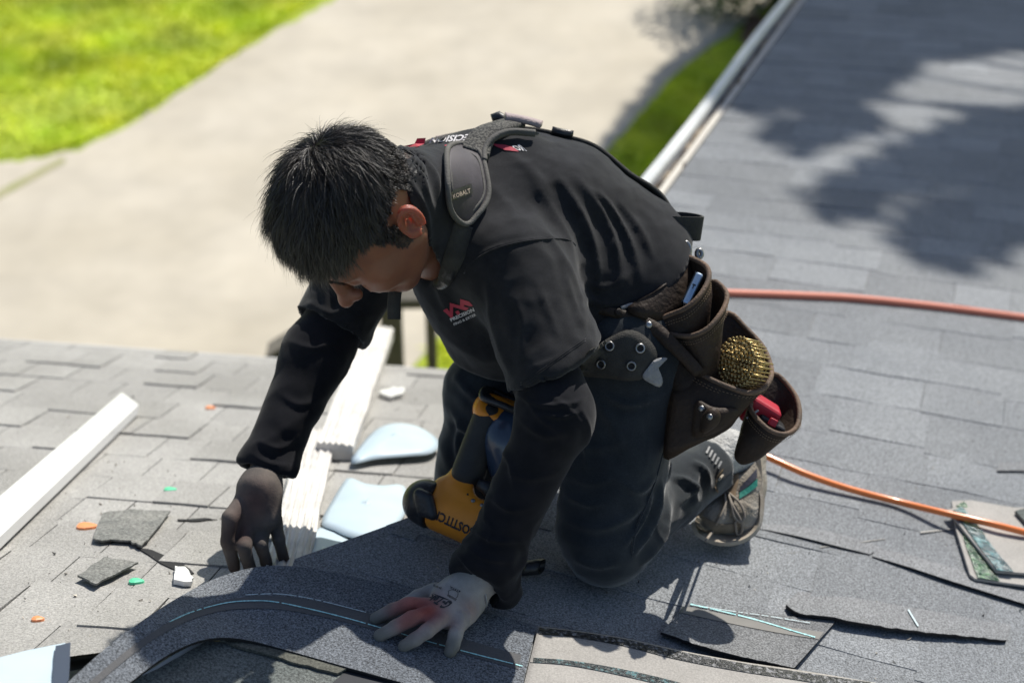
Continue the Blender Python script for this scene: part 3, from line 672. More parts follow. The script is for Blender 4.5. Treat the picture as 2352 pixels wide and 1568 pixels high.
M['rim'] = mat('leather_rim', (.17, .105, .065), .75, (.08, .055, .038), 24, 6, bump=.6, bs=260, bdist=.003)
M['stitch'] = mat('stitch', (.22, .15, .09), .8)
M['steel'] = mat('steel', (.42, .42, .41), .35, (.2, .2, .2), 20, metal=.9)
M['darksteel'] = mat('darksteel', (.10, .10, .10), .42, (.04, .04, .042), 25, metal=.8, bump=.3, bs=60)
M['brass'] = mat('brass', (.62, .46, .20), .32, (.35, .26, .12), 60, metal=.9)
M['blackplastic'] = mat('blackplastic', (.015, .016, .018), .38, (.03, .03, .032), 30, bump=.15, bs=200)
M['grip'] = mat('grip', (.022, .022, .022), .65, (.035, .035, .033), 20, bump=.5, bs=500, bdist=.002)
M['orange'] = mat('orange', (.90, .31, .022), .42, (.76, .24, .02), 9, 7, contrast=(.4, .75), bump=.1, bs=60)
M['red'] = mat('red', (.42, .012, .03), .5); M['printred'] = mat('print_red', (.42, .03, .06), .7); M['printwhite'] = mat('print_white', (.62, .60, .60), .7)
M['ink'] = mat('ink', (.045, .042, .045), .9); M['label'] = mat('label', (.42, .33, .26), .7)
M['sock'] = mat('sock', (.55, .55, .53), .95, (.42, .42, .40), 50, bump=.6, bs=200)
M['shoe'] = mat('shoe', (.20, .165, .12), .85, (.40, .37, .32), 16, 7, contrast=(.35, .7), bump=.4, bs=180)
M['sole'] = mat('sole', (.42, .38, .32), .7, (.26, .21, .15), 14, 6); M['toecap'] = mat('toecap', (.13, .10, .065), .8, (.22, .18, .13), 20)
M['lace'] = mat('lace', (.32, .28, .23), .9, (.2, .17, .14), 50)
M['green'] = mat('green', (.01, .20, .15), .7); M['navyc'] = mat('navy_cloth', (.02, .022, .04), .8)
M['phone'] = mat('phone', (.42, .56, .72), .18, (.60, .70, .80), 30, metal=.7); M['cloth'] = mat('cloth_white', (.26, .26, .26), .95, (.36, .36, .355), 40, bump=.6, bs=80)
TOCAM = (CAM-P(1176, 784, 3)); TOCAM /= np.linalg.norm(TOCAM)
person = empty('person', F(1330, 1300), 'kneeling worker in black shirt and trousers bending down over the shingles with gloved hands', 'person')
def bx(x0, y0, x1, y1, d0, d1, m=.05):
    c = np.array([P(x, y, d) for x in (x0, x1) for y in (y0, y1) for d in (d0, d1)]); return c.min(0)-m, c.max(0)+m
# ---- joints
nSh, nEl, nWr = P(1190, 612, 2.80), P(1278, 955, 2.70), P(1104, 1338, 2.775)
fSh, fEl, fWr = P(905, 500, 3.07), P(725, 815, 3.01), P(612, 1075, 2.93)
neck0 = P(985, 470, 2.90)
# ---- head frame
def W3(r, u, t): return r*RT+u*UP-t*FW
HS = 1.22; hz = W3(-.74, .15, .65); hy = W3(-.43, -.85, -.29); hz /= np.linalg.norm(hz)
hy -= hz*(hy@hz); hy /= np.linalg.norm(hy); hx = np.cross(hy, hz)
HC = P(838, 490, 2.68); HM = np.stack([hx, hy, hz])
HA = np.array([1, 1.05, 1])*HS
def toH(p): return ((p-HC)@HM.T)/HA
def frH(q): return HC+(np.asarray(q, float)*HA)@HM
def head_f(p, ears=True):
    q = toH(p); a = q.copy(); a[..., 0] = np.abs(a[..., 0]); v = lambda *k: np.array(k)
    d = ell(q, (0, -.005, .034), (.077, .087, .088))
    d = smin(d, ell(q, (0, .030, -.025), (.060, .056, .078)), .03)
    d = smin(d, cap(a, v(.052, -.004, -.046), v(.020, .060, -.090), .015, .012), .034)
    d = smin(d, ell(q, (0, .070, -.096), (.018, .015, .014)), .03)
    d = smin(d, cap(a, v(.046, .048, -.024), v(.038, .060, -.036), .021), .022)
    d = smin(d, cap(a, v(.012, .084, .017), v(.047, .068, .020), .008), .014)
    d = smax(d, -(np.linalg.norm(a-v(.031, .098, -.002), axis=-1)-.018), .016)
    d = smin(d, np.linalg.norm(a-v(.032, .070, -.003), axis=-1)-.0138, .004)
    d = smax(d, -cap(a, v(.020, .0865, -.0085), v(.044, .0785, -.0105), .0010), .002)
    d = smin(d, cap(q, v(0, .083, .016), v(0, .108, -.026), .0085, .0105), .012)
    d = smin(d, np.linalg.norm(q-v(0, .1175, -.032), axis=-1)-.0100, .010)
    d = smin(d, np.linalg.norm(a-v(.0118, .1025, -.0355), axis=-1)-.0075, .010)
    d = smax(d, -cap(a, v(.006, .104, -.047), v(.009, .100, -.046), .0030), .003)
    d = smin(d, ell(q, (0, .076, -.066), (.026, .018, .020)), .012)
    d = smin(d, cap(a, v(0, .0945, -.0615), v(.021, .081, -.067), .0052, .002), .004)
    d = smin(d, cap(a, v(0, .0925, -.0735), v(.018, .081, -.071), .0062, .0025), .004)
    d = smax(d, -cap(a, v(0, .101, -.0668), v(.022, .0845, -.0685), .0012), .003)
    if ears:
        e = a-v(.079, -.036, -.006); th = .30; c_, s_ = math.cos(th), math.sin(th); e2 = e.copy()
        f = .45; ex = e[..., 0]*math.cos(f)+e[..., 1]*math.sin(f); ey = -e[..., 0]*math.sin(f)+e[..., 1]*math.cos(f)
        tl = .62; ez = e[..., 2]*math.cos(tl)-ey*math.sin(tl); ey = ey*math.cos(tl)+e[..., 2]*math.sin(tl); E3 = np.stack([ex, ey, ez], -1)
        k = ell(E3, (.003, 0, 0), (.0048, .0150, .0285))
        ang = np.arctan2(E3[..., 2]/.031, E3[..., 1]/.0185); rim = np.abs(np.sqrt((E3[..., 1]/.0140)**2+(E3[..., 2]/.0260)**2)-1)*.0150
        helix = np.sqrt(rim**2+(E3[..., 0]-.0095)**2)-.0036; helix = np.where((ang > -2.6) & (ang < -1.9), helix+.003, helix)
        k = smin(k, helix, .0035)
        k = smax(k, -ell(E3, (.012, .003, -.003), (.0125, .0070, .011)), .0025)
        k = smin(k, cap(E3, v(.0075, -.008, -.012), v(.0085, -.006, .014), .0032), .003)
        k = smin(k, cap(E3, v(.006, .012, -.006), v(.006, .012, .002), .0042), .003)
        k = smin(k, np.linalg.norm(E3-v(.004, .004, -.026), axis=-1)-.0085, .006)
        d = smin(d, k, .006)
    return d*HS
def neck_f(p): return smin(cap(p, frH((0, -.040, -.02)), neck0, .058, .068), cap(p, frH((0, -.005, -.06)), P(1000, 560, 2.86), .050, .062), .03)
def hd(p): return smin(head_f(p), neck_f(p), .02)
hv, hq = snet(hd, HC-.26, HC+.26, .0024, 1)
def bodyf(p):
    d = smin(cap(p, neck0, P(1130, 540, 2.96), .06, .11), cap(p, P(1130, 540, 2.96), P(1430, 700, 3.0), .12, .11), .08)
    d = smin(d, cap(p, nSh, fSh, .045), .05)
    for a, b, ra, rb in ((nSh, nEl, .046, .038), (nEl, nWr, .038, .026), (fSh, fEl, .046, .038), (fEl, fWr, .038, .026), (P(1435, 830, 2.96), P(1390, 1225, 2.945), .075, .05), (P(1398, 1225, 2.95), P(1636, 1070, 3.12), .045, .03), (P(1390, 790, 3.10), P(1125, 895, 3.06), .08, .055), (P(1125, 895, 3.06), P(1070, 1130, 3.12), .05, .035)):
        d = smin(d, cap(p, a, b, ra, rb), .02)
    return d
blo, bhi = bx(540, 280, 1740, 1420, 2.6, 3.2, .02)
bv, bq = snet(bodyf, blo, bhi, .012, 2)
n0 = len(hv); body = mesh('body', np.concatenate([hv, bv]), np.concatenate([hq, bq+n0]).tolist(), [M['skin'], M['ear']], person, True)
_e = toH(hv[hq].mean(1)); _e = (np.abs(_e[:, 0]) > .0775) & (_e[:, 2] < .035) & (_e[:, 2] > -.045) & (_e[:, 1] < -.008) & (_e[:, 1] > -.075)
body.data.polygons.foreach_set('material_index', np.concatenate([_e.astype(int), np.zeros(len(bq), int)]))
BV['head'] = BVHTree.FromPolygons([tuple(v) for v in hv], [tuple(q) for q in hq.tolist()])
# ---- hair: dark scalp cap + strands
HN = normals(hv, hq); HL = toH(hv)
def hairmask(q):                                     # 0 bare, 1 hair; q in head units
    x, y, z = np.abs(q[..., 0]), q[..., 1], q[..., 2]
    line = np.where(y > .03, .048-.10*(x-.03).clip(0), np.where(y > -.012, .004+(y+.012)*1.15, np.where(y > -.055, .018, -.040)))
    side = (y > -.016) & (y < .006) & (z > -.034) & (x > .055)
    return ((z > line) | side).astype(float)
fz = hairmask(HL)
def earish(q): return (np.abs(q[..., 0]) > .0785) & (q[..., 2] < .035) & (q[..., 1] < .0)
HLn = HL+np.stack([(fbm(HL, (80, 80, 80), k)*.006+fbm(HL, (260, 260, 260), k+2)*.0025) for k in (1, 5, 9)], 1)
keep = (hairmask(HLn[hq]).mean(1) > .6) & ~(earish(HL[hq]).any(1))
ids = np.unique(hq[keep]); rm = -np.ones(len(hv), int); rm[ids] = np.arange(len(ids))
cv = hv[ids]+HN[ids]*.0015
hair = mesh('hair', cv, rm[hq[keep]].tolist(), [M['scalp'], M['hair']], person, True)
tri = hq[keep]; ar = np.linalg.norm(np.cross(hv[tri[:, 2]]-hv[tri[:, 0]], hv[tri[:, 3]]-hv[tri[:, 1]]), axis=1)
def strands(n, seed, lenf, wd, segs=6):
    r_ = np.random.default_rng(seed); ch = r_.choice(len(tri), n, p=ar/ar.sum()); u, v = r_.random(n)[:, None], r_.random(n)[:, None]
    q4 = hv[tri[ch]]; p = (q4[:, 0]*(1-u)*(1-v)+q4[:, 1]*u*(1-v)+q4[:, 2]*u*v+q4[:, 3]*(1-u)*v)
    nr = HN[tri[ch]].mean(1); nr /= np.linalg.norm(nr, axis=1)[:, None]; l = toH(p)
    wh = np.array([.018, -.060, .100]); t = l-wh; nl = nr@HM.T
    t -= nl*(t*nl).sum(1)[:, None]; dist = np.linalg.norm(t, axis=1)[:, None]; t /= dist+1e-6
    sw = np.cross(nl, t)*np.clip(.055-dist, 0, 1)*14; t = t+sw
    t[:, 1] += .35; t /= np.linalg.norm(t, axis=1)[:, None]
    # clumping: noise by coarse cells
    cell = np.floor(l/.0085); hsh = np.sin(cell@np.array([127.1, 311.7, 74.7]))*43758.5; hsh -= np.floor(hsh)
    h2 = np.sin(cell@np.array([269.5, 183.3, 246.1]))*43758.5; h2 -= np.floor(h2)
    bn = np.cross(nl, t); t = t+bn*((hsh-.5)*1.3+r_.normal(0, .26, n))[:, None]
    lift = .70+.9*(h2-.35)+r_.normal(0, .16, n)+np.clip(.05-dist[:, 0], 0, 1)*12
    L_ = lenf(l)*(.6+.75*h2)*r_.uniform(.75, 1.15, n)
    T_ = t@HM; dirv = T_+nr*lift[:, None]; dirv /= np.linalg.norm(dirv, axis=1)[:, None]
    pts = [p]; cur = p.copy(); g = np.array([0, 0, -1.])
    frac = np.clip(L_/.05, 0, 1)[:, None]
    for s in range(segs):
        dirv = dirv+frac*(g*.10+T_*.06-nr*.10); dirv += r_.normal(0, .09, (n, 3))*frac
        dirv /= np.linalg.norm(dirv, axis=1)[:, None]; cur = cur+dirv*(L_/segs)[:, None]
        q = toH(cur); rad = np.sqrt((q[:, 0]/.079)**2+((q[:, 1]+.005)/.090)**2+((q[:, 2]-.034)/.087)**2)
        ins = (rad < 1.03) & (q[:, 2] > -.02) & (q[:, 1] < .07); cur[ins] += nr[ins]*.003
        pts.append(cur.copy())
    pts = np.stack(pts, 1); tang = pts[:, -1]-pts[:, 0]; sd = np.cross(tang, r_.normal(size=(n, 3))); sd /= np.linalg.norm(sd, axis=1)[:, None]+1e-9
    wv = wd*np.linspace(1, .15, segs+1); A_ = pts-sd[:, None]*wv[None, :, None]; B_ = pts+sd[:, None]*wv[None, :, None]
    V = np.stack([A_, B_], 2).reshape(-1, 3); k = 2*(segs+1); b = np.arange(n)[:, None, None]*k; s = np.arange(segs)[None, :, None]*2
    Fq = (b+s+np.array([0, 1, 3, 2])).reshape(-1, 4); return V, Fq
def len_top(l):
    x, y, z = np.abs(l[:, 0]), l[:, 1], l[:, 2]
    k = np.clip((z-.028+.25*(y+.02).clip(-.04, .03)*0)/.040, 0, 1); k = np.where(y > .03, 1, k)
    return .005+.043*k**1.2-.016*np.clip((y-.01)/.05, 0, 1)*k
V1, F1 = strands(26000, 3, len_top, .00055); V2, F2 = strands(12000, 5, lambda l: np.minimum(len_top(l), .008)+.001, .0004, 2)
V3, F3 = strands(700, 9, lambda l: len_top(l)*1.5, .0003)
def addmesh(o, parts, mi):
    vs = [np.array([v.co for v in o.data.vertices])]; fs = [[tuple(p.vertices) for p in o.data.polygons]]; n = len(vs[0]); ms = [0]*len(fs[0])
    for V, Fq in parts: vs.append(V); fs.append((Fq+n).tolist()); n += len(V); ms += [mi]*len(Fq)
    me = bpy.data.meshes.new(o.data.name); me.from_pydata(np.concatenate(vs).tolist(), [], sum([list(f) for f in fs], [])); me.update()
    for m_ in o.data.materials: me.materials.append(m_)
    me.polygons.foreach_set('material_index', ms); me.polygons.foreach_set('use_smooth', [True]*len(ms)); o.data = me
addmesh(hair, [(V1, F1), (V2, F2), (V3, F3)], 1)
# brows and lashes
for sx in (-1, 1):
    eb = MB()
    for i in range(240):
        t = random.random(); q = np.array([sx*(.012+.036*t), .094-.018*t*t, .016+.006*math.sin(t*2.6)+random.uniform(-.003, .003)])
        p, d_ = frH(q), frH((sx*1, -.1, .12))-HC; loc, nr, _, _ = BV['head'].find_nearest(Vector(p)); loc = np.array(loc); nr = np.array(nr)
        d_ = d_/np.linalg.norm(d_); e = loc+d_*.009+nr*.0015; s_ = np.cross(d_, nr)*.0004; eb.add([loc-s_, loc+s_, e], [(0, 1, 2)])
    eb.build('eyebrow', M['hair'], person)
for sx in (-1, 1):
    lm = MB(); pts = []
    for t in np.linspace(0, 1, 9):
        q = frH((sx*(.019+.026*t), .0885-.012*t*t, -.0095-.0015*math.sin(t*3.1))); loc, nr, _, _ = BV['head'].find_nearest(Vector(q)); pts.append(np.array(loc)+np.array(nr)*.0004)
    lm.tube(pts, [.0006]+[.0012]*7+[.0006], 5)
    for k in range(30):
        t = random.random()*8; i = min(int(t), 7); c = pts[i]+(pts[i+1]-pts[i])*(t-i); e = frH(toH(c)+np.array([sx*.002*t/4, .007, -.0055])); s_ = np.cross(e-c, hx); s_ = s_/np.linalg.norm(s_)*.0; lm.add([c-hx*.0004, c+hx*.0004, e], [(0, 1, 2)])
    lm.build('eyelash', M['hair'], person)
# ---------------------------------------------------------------- clothing
hemN = P(1362, 790, 2.72); hem_d = W3(.52, -.84, -.12); hem_d /= np.linalg.norm(hem_d)
hemc = P(1277, 846, 2.735); fhem = P(752, 752, 3.02); fdir = fEl-fSh; fdir /= np.linalg.norm(fdir)
def under_near(p): return smin(cap(p, nSh, nEl, .056, .056), cap(p, nEl, nWr, .057, .041), .03)
def under_far(p): return smin(cap(p, fSh, fEl, .060, .057), cap(p, fEl, fWr, .056, .045), .03)
cold = neck0-frH((0, -.04, -.02)); cold = W3(.94, .35, .05); cold /= np.linalg.norm(cold); colc = P(952, 440, 2.82)
def torso(p):
    d = cap(p, P(1010, 455, 2.95), P(1120, 500, 2.98), .085, .155)
    d = smin(d, cap(p, P(1120, 505, 2.98), P(1260, 555, 2.985), .15, .165), .06)
    d = smin(d, cap(p, P(1260, 555, 2.985), P(1430, 660, 3.0), .165, .145), .06)
    d = smin(d, cap(p, P(1430, 660, 3.0), P(1490, 740, 3.0), .14, .13), .06)
    d = smin(d, cap(p, P(1068, 640, 2.92), P(1150, 720, 2.95), .085, .10), .07)
    d = smin(d, cap(p, P(1150, 720, 2.95), P(1330, 720, 2.95), .10, .10), .06)
    d = smin(d, cap(p, fSh, P(1100, 480, 3.0), .075, .10), .05)
    d = smin(d, smax(smin(cap(p, frH((0, -.03, -.02)), P(1040, 490, 2.94), .078, .115), cap(p, frH((0, -.005, -.06)), P(1030, 560, 2.88), .060, .085), .02), plane(p, colc, -cold), .006), .03)
    d = smin(d, cap(p, nSh+(fSh-nSh)*.1, P(1130, 480, 2.95), .082, .12), .05)
    return d
def shirt_f(p):
    d = torso(p)
    sN = smax(cap(p, nSh, P(1282, 880, 2.725), .083, .080), plane(p, hemc, hem_d), .004)
    sN = smin(sN, smax(cap(p, nSh, P(1300, 850, 2.75), .075, .078), plane(p, hemc, hem_d), .004), .02)
    sF = smax(cap(p, fSh, P(735, 790, 3.02), .080, .074), plane(p, fhem, fdir), .004)
    d = smin(d, smin(sN, sF, .001), .045)
    d = np.maximum(d, plane(p, P(1470, 660, 3.0), P(1470, 655, 3.0)-P(1330, 560, 3.0)+np.array([.06, 0, -.10]))) if True else d
    d = np.maximum(d, -(smax(under_near(p)-.008, -plane(p, hemc-hem_d*.010, hem_d), .004)))
    d = np.maximum(d, -(smax(under_far(p)-.004, -plane(p, fhem-fdir*.012, fdir), .004)))
    d = smax(d, -(neck_f(p)-.004), .006)
    return d
SH = [  # shoulder seam, side folds, neck folds, far sleeve
 ([(1060, 640), (1085, 600), (1130, 572), (1190, 556), (1250, 548), (1300, 548), (1320, 560)], 4.5, .0055),
 ([(1210, 390), (1260, 470), (1310, 560), (1325, 640)], 13, .010), ([(1270, 390), (1330, 480), (1368, 580), (1378, 690)], 11, .012), ([(1320, 400), (1385, 490), (1418, 580), (1428, 665)], 11, .012),
 ([(1370, 430), (1430, 520), (1462, 600), (1470, 650)], 10, .011), ([(1235, 500), (1300, 600), (1335, 690), (1345, 760)], 10, .009), ([(1420, 460), (1478, 540), (1500, 600)], 9, .009), ([(1350, 430), (1400, 470), (1450, 560)], 6, .005),
 ([(905, 345), (960, 390), (985, 450), (1000, 500)], 8, .010), ([(930, 400), (975, 470), (985, 540), (980, 610)], 7, .009), ([(955, 350), (1000, 400), (1010, 470)], 7, .009), ([(975, 330), (1030, 345), (1080, 360)], 7, .006),
 ([(1180, 680), (1200, 740), (1195, 820)], 9, .007), ([(1230, 640), (1262, 720), (1290, 790)], 9, .006), ([(1120, 640), (1130, 740), (1160, 830), (1185, 880)], 10, .007), ([(1290, 600), (1318, 690), (1345, 770)], 9, .007),
 ([(1175, 856), (1230, 842), (1290, 815), (1345, 775)], 3.5, .004), ([(1010, 560), (1000, 640), (1040, 740)], 10, .006), ([(1330, 680), (1390, 700), (1440, 690)], 8, .008), ([(1345, 640), (1370, 660), (1420, 650), (1450, 620)], 8, .007),
 ([(700, 690), (760, 720), (820, 690)], 8, .006), ([(740, 640), (750, 700), (740, 750)], 9, .006), ([(1110, 420), (1150, 450), (1200, 520)], 16, .006), ([(1150, 340), (1230, 400), (1280, 480)], 14, .006)]
tlo, thi = bx(640, 240, 1660, 930, 2.62, 3.2, 0)
skin('t_shirt', shirt_f, tlo, thi, .0052, M['shirt'], person, 2, SH, [(9, 9, 9, .009, 3), (7, 7, 13, -.012, 11), (17, 17, 24, -.006, 7), (60, 60, 60, .0008, 1)])
# collar: ring round the neck
cd = neck0-frH((0, -.04, -.02)); cd /= np.linalg.norm(cd)
def seamline(name, pts, keys, r, m, dbl=0):
    for k in range(1+bool(dbl)):
        pp = []
        for q in crom(pts, 40):
            loc, nr = cast(q[0], q[1]-k*dbl, keys); pp.append(loc+nr*.0002)
        pp = np.array(pp); pp[1:-1] = (pp[:-2]+pp[1:-1]+pp[2:])/3; MB().tube(pp, r, 5).build(name, m, bpy.data.objects['t_shirt'], True)
seamline('seam', [(1066, 628), (1085, 602), (1130, 574), (1190, 557), (1250, 549), (1300, 549), (1322, 562)], ['t_shirt'], .0013, M['shirt'])
seamline('seam', [(1196, 884), (1235, 860), (1290, 820), (1345, 782)], ['t_shirt'], .0008, M['shirt'], 5)
def axis_ring(c, ax, r0, r1, n=40, sx=1., sy=1.):
    u = np.cross(ax, FW); u /= np.linalg.norm(u); v = np.cross(ax, u)
    return [c+(math.cos(a)*r0*sx)*u+(math.sin(a)*r1*sy)*v for a in np.linspace(0, 2*math.pi, n, endpoint=False)]
for k, (of, rr) in enumerate(((.004, .0735),)):
    rg = np.array(axis_ring(colc+cold*of, cold, rr, rr)); rg = np.concatenate([rg, rg[:2]])
    MB().tube(rg, .0065, 8, caps=False).build('collar', M['shirt'], person, True)
def ringsw(axis0, axis1, freq, amp):
    ax = axis1-axis0; L0 = np.linalg.norm(ax); ax = ax/L0
    def post(V, N):
        t = (V-axis0)@ax; k = fbm(V, (9, 9, 9), 5)*2.2+fbm(V, (22, 22, 22), 9)*.9
        return V+N*(amp*np.sin(t*freq+k*3)*np.clip(.6+fbm(V, (6, 6, 6), 2)*1.6, 0, 1.3))[:, None]
    return post
def near_f(p):
    d = under_near(p)
    d = smin(d, cap(p, P(1085, 1325, 2.76), P(1150, 1352, 2.79), .040, .036), .02)
    d = smin(d, cap(p, nWr+(nEl-nWr)*.14, nWr+(nEl-nWr)*.10, .052), .02)
    cut_ = plane(p, P(1100, 1358, 2.77), P(1075, 1400, 2.72)-P(1130, 1290, 2.77))
    d = smax(d, cut_, .004)
    return np.maximum(d, -smax(cap(p, nWr-(nEl-nWr)*.3, nWr+(nEl-nWr)*.08, .037), -cut_-.05, .003))
SL = [([(1180, 900), (1240, 930), (1320, 925), (1350, 905)], 6, .008), ([(1230, 945), (1290, 958), (1345, 940)], 5, .006), ([(1260, 905), (1320, 950), (1350, 1000)], 6, .006), ([(1200, 905), (1240, 960), (1300, 1000)], 5, .005), ([(1190, 960), (1250, 1000), (1310, 990)], 9, .007), ([(1330, 930), (1352, 985), (1340, 1040)], 8, .008), ([(1160, 1080), (1220, 1100), (1290, 1080)], 9, .005),
 ([(1130, 1020), (1170, 1060), (1180, 1130)], 8, .006), ([(1110, 1130), (1170, 1170), (1230, 1160)], 9, .006), ([(1070, 1200), (1130, 1240), (1210, 1240)], 7, .008), ([(1055, 1235), (1110, 1280), (1180, 1290)], 6, .008), ([(1045, 1265), (1085, 1310), (1140, 1340)], 5, .007),
 ([(1100, 1180), (1130, 1210), (1120, 1260)], 6, .006), ([(1190, 1230), (1210, 1280), (1170, 1330)], 7, .006)]
lo3 = np.minimum.reduce([nSh, nEl, nWr])-.11; hi3 = np.maximum.reduce([nSh, nEl, nWr])+.11
skin('long_sleeve', near_f, lo3, hi3, .004, M['sleeve'], person, 2, SL, [(13, 13, 16, -.012, 2), (28, 28, 28, -.006, 6)], 'nsl', ringsw(nEl, nWr, 85, .0009))
def far_f(p):
    cut_ = plane(p, P(612, 1085, 2.93), P(590, 1150, 2.92)-P(625, 1040, 2.94))
    d = smin(under_far(p), cap(p, P(585, 1062, 2.93), P(645, 1085, 2.93), .030, .030), .02)
    d = smax(d, cut_, .004); return np.maximum(d, -smax(cap(p, fWr-(fEl-fWr)*.3, fWr+(fEl-fWr)*.08, .036), -cut_-.05, .003))
lo3 = np.minimum.reduce([fSh, fEl, fWr])-.11; hi3 = np.maximum.reduce([fSh, fEl, fWr])+.11
skin('long_sleeve', far_f, lo3, hi3, .0045, M['sleeve'], person, 2, [([(660, 780), (720, 800), (800, 770)], 9, .006), ([(640, 900), (690, 930), (760, 900)], 9, .005), ([(590, 1010), (640, 1030), (690, 1000)], 8, .007), ([(570, 1040), (620, 1065), (670, 1070)], 6, .006)], [(13, 13, 16, -.012, 2), (28, 28, 28, -.006, 6)], 'fsl', ringsw(fEl, fWr, 80, .0008))
def jeans_near(p):
    d = smin(cap(p, P(1440, 800, 2.95), P(1390, 1225, 2.925), .112, .084), cap(p, P(1400, 1222, 2.95), P(1628, 1072, 3.12), .078, .052), .035)
    d = smin(d, cap(p, P(1470, 730, 3.02), P(1440, 800, 2.95), .13, .12), .05)
    d = smin(d, cap(p, P(1430, 745, 3.02), P(1400, 790, 3.08), .13, .11), .05)
    d = smin(d, smin(cap(p, P(1400, 790, 3.10), P(1118, 898, 3.06), .11, .072), cap(p, P(1118, 898, 3.06), P(1066, 1150, 3.11), .070, .060), .03), .03)
    d = smax(d, plane(p, P(1640, 1066, 3.13), P(1640, 1066, 3.13)-P(1400, 1222, 2.95)), .004)
    d = smax(d, -cap(p, P(1600, 1090, 3.1), P(1700, 1030, 3.18), .043), .004)
    return smax(d, plane(p, P(1440, 690, 3.0), P(1500, 600, 3.0)-P(1450, 800, 3.0)), .01)
JN = [([(1300, 1090), (1360, 1110), (1420, 1090)], 10, .004), ([(1290, 1190), (1370, 1215), (1440, 1190), (1490, 1150)], 11, .007), ([(1450, 1280), (1490, 1220), (1515, 1150), (1520, 1100)], 7, .011), ([(1470, 1300), (1520, 1240), (1540, 1160)], 7, .010), ([(1430, 1260), (1480, 1190), (1500, 1130)], 6, .009),
 ([(1340, 900), (1400, 960), (1440, 1060)], 14, .006), ([(1480, 900), (1490, 1000), (1480, 1090)], 3, .003), ([(1540, 1095), (1590, 1110), (1600, 1160)], 7, .010), ([(1590, 1060), (1620, 1080), (1630, 1120)], 7, .009), ([(1555, 1160), (1590, 1130), (1610, 1080)], 6, .008),
 ([(1040, 860), (1100, 920), (1180, 940)], 11, .009), ([(1380, 900), (1440, 930), (1520, 910)], 8, .006), ([(1300, 940), (1340, 1000), (1350, 1080)], 8, .006), ([(1420, 1100), (1470, 1130), (1510, 1090)], 7, .006), ([(1290, 1130), (1350, 1160), (1400, 1150)], 7, .005), ([(1035, 940), (1070, 990), (1110, 1010)], 9, .007), ([(1060, 950), (1050, 1020), (1060, 1080)], 8, .007), ([(1290, 1000), (1360, 1030), (1440, 1010)], 12, .004), ([(1310, 1280), (1370, 1300), (1430, 1290)], 9, .005)]
lo4, hi4 = bx(960, 640, 1720, 1400, 2.74, 3.24, 0)
skin('trousers', jeans_near, lo4, hi4, .0055, M['jeans'], person, 2, [(a_, b_, c_*1.9) for a_, b_, c_ in JN], [(12, 12, 12, .005, 4), (9, 9, 14, -.009, 3), (24, 24, 30, -.004, 9)])
# ---------------------------------------------------------------- gloves
def chain(p, pts, r, k=.004):
    d = None
    for i in range(len(pts)-1):
        c = cap(p, pts[i], pts[i+1], r[i], r[i+1]); d = c if d is None else smin(d, c, k)
    return d
def Hd(x, y, h): return F(x, y, h+.009)
wr = nWr+(nEl-nWr)*.05
fing = [([Hd(972, 1388, .040), Hd(935, 1388, .040), Hd(900, 1400, .024), Hd(863, 1420, .010)], (.0125, .0118, .0108, .0100)),
        ([Hd(985, 1408, .040), Hd(945, 1420, .040), Hd(908, 1440, .024), Hd(872, 1459, .010)], (.0128, .0122, .0112, .0102)),
        ([Hd(1012, 1424, .038), Hd(980, 1449, .036), Hd(953, 1468, .022), Hd(928, 1483, .010)], (.0125, .0118, .0108, .0100)),
        ([Hd(1058, 1424, .034), Hd(1046, 1458, .028), Hd(1040, 1482, .016), Hd(1034, 1496, .010)], (.0120, .0115, .0108, .0102)),
        ([Hd(1000, 1355, .022), Hd(962, 1370, .018), Hd(930, 1385, .009)], (.0140, .0125, .0105))]
def glove_n(p):
    d = cap(p, wr, Hd(1040, 1372, .034), .0345, .0300)
    d = smin(d, cap(p, Hd(1035, 1370, .030), Hd(992, 1398, .036), .024, .0165), .02)
    d = smin(d, cap(p, Hd(1050, 1375, .028), Hd(1022, 1420, .032), .024, .0160), .02)
    d = smin(d, cap(p, Hd(1078, 1385, .026), Hd(1056, 1428, .028), .026, .0155), .02)
    for i, (q, r) in enumerate(fing): d = smin(d, chain(p, q, r), .0075)
    return d
GL = [([(1066, 1392), (1080, 1410), (1076, 1435)], 4, .004), ([(1092, 1400), (1088, 1425), (1070, 1440)], 4, .004), ([(1020, 1440), (1040, 1432), (1050, 1442)], 3, .003), ([(1040, 1455), (1052, 1448), (1062, 1452)], 3, .0025), ([(1098, 1380), (1100, 1410), (1084, 1430)], 4, .004)]
gl = np.minimum.reduce([wr, Hd(850, 1430, 0), Hd(1100, 1520, 0)])-.06; gh = np.maximum.reduce([wr, Hd(850, 1380, .05), Hd(1120, 1300, .08)])+.05
def painter(o, V, spots):
    T = np.ones((len(V), 4), np.float32); X = 1176+FX*((V-CAM)@RT)/((V-CAM)@FW); Y = 784-FX*((V-CAM)@UP)/((V-CAM)@FW)
    for (c, r, col, a) in spots:
        d = np.linalg.norm(V-c, axis=1)/r; k = (a*np.exp(-d**2))[:, None]; T[:, :3] = T[:, :3]*(1-k)+np.array(col)*k
    ca = o.data.color_attributes.new('tint', 'FLOAT_COLOR', 'POINT'); ca.data.foreach_set('color', T.ravel())
M['glove1'] = mat('glove_knit', (.40, .375, .345), .9, (.30, .28, .255), 30, 5, sheen=.1, bump=.5, bs=420, bdist=.002, attr=True)
go, gV, _ = skin('glove', glove_n, gl, gh, .0022, M['glove1'], person, 2, GL, [(60, 60, 60, .0010, 4)], 'glove')
REDG = (.95, .26, .22); DIRT = (.36, .37, .33)
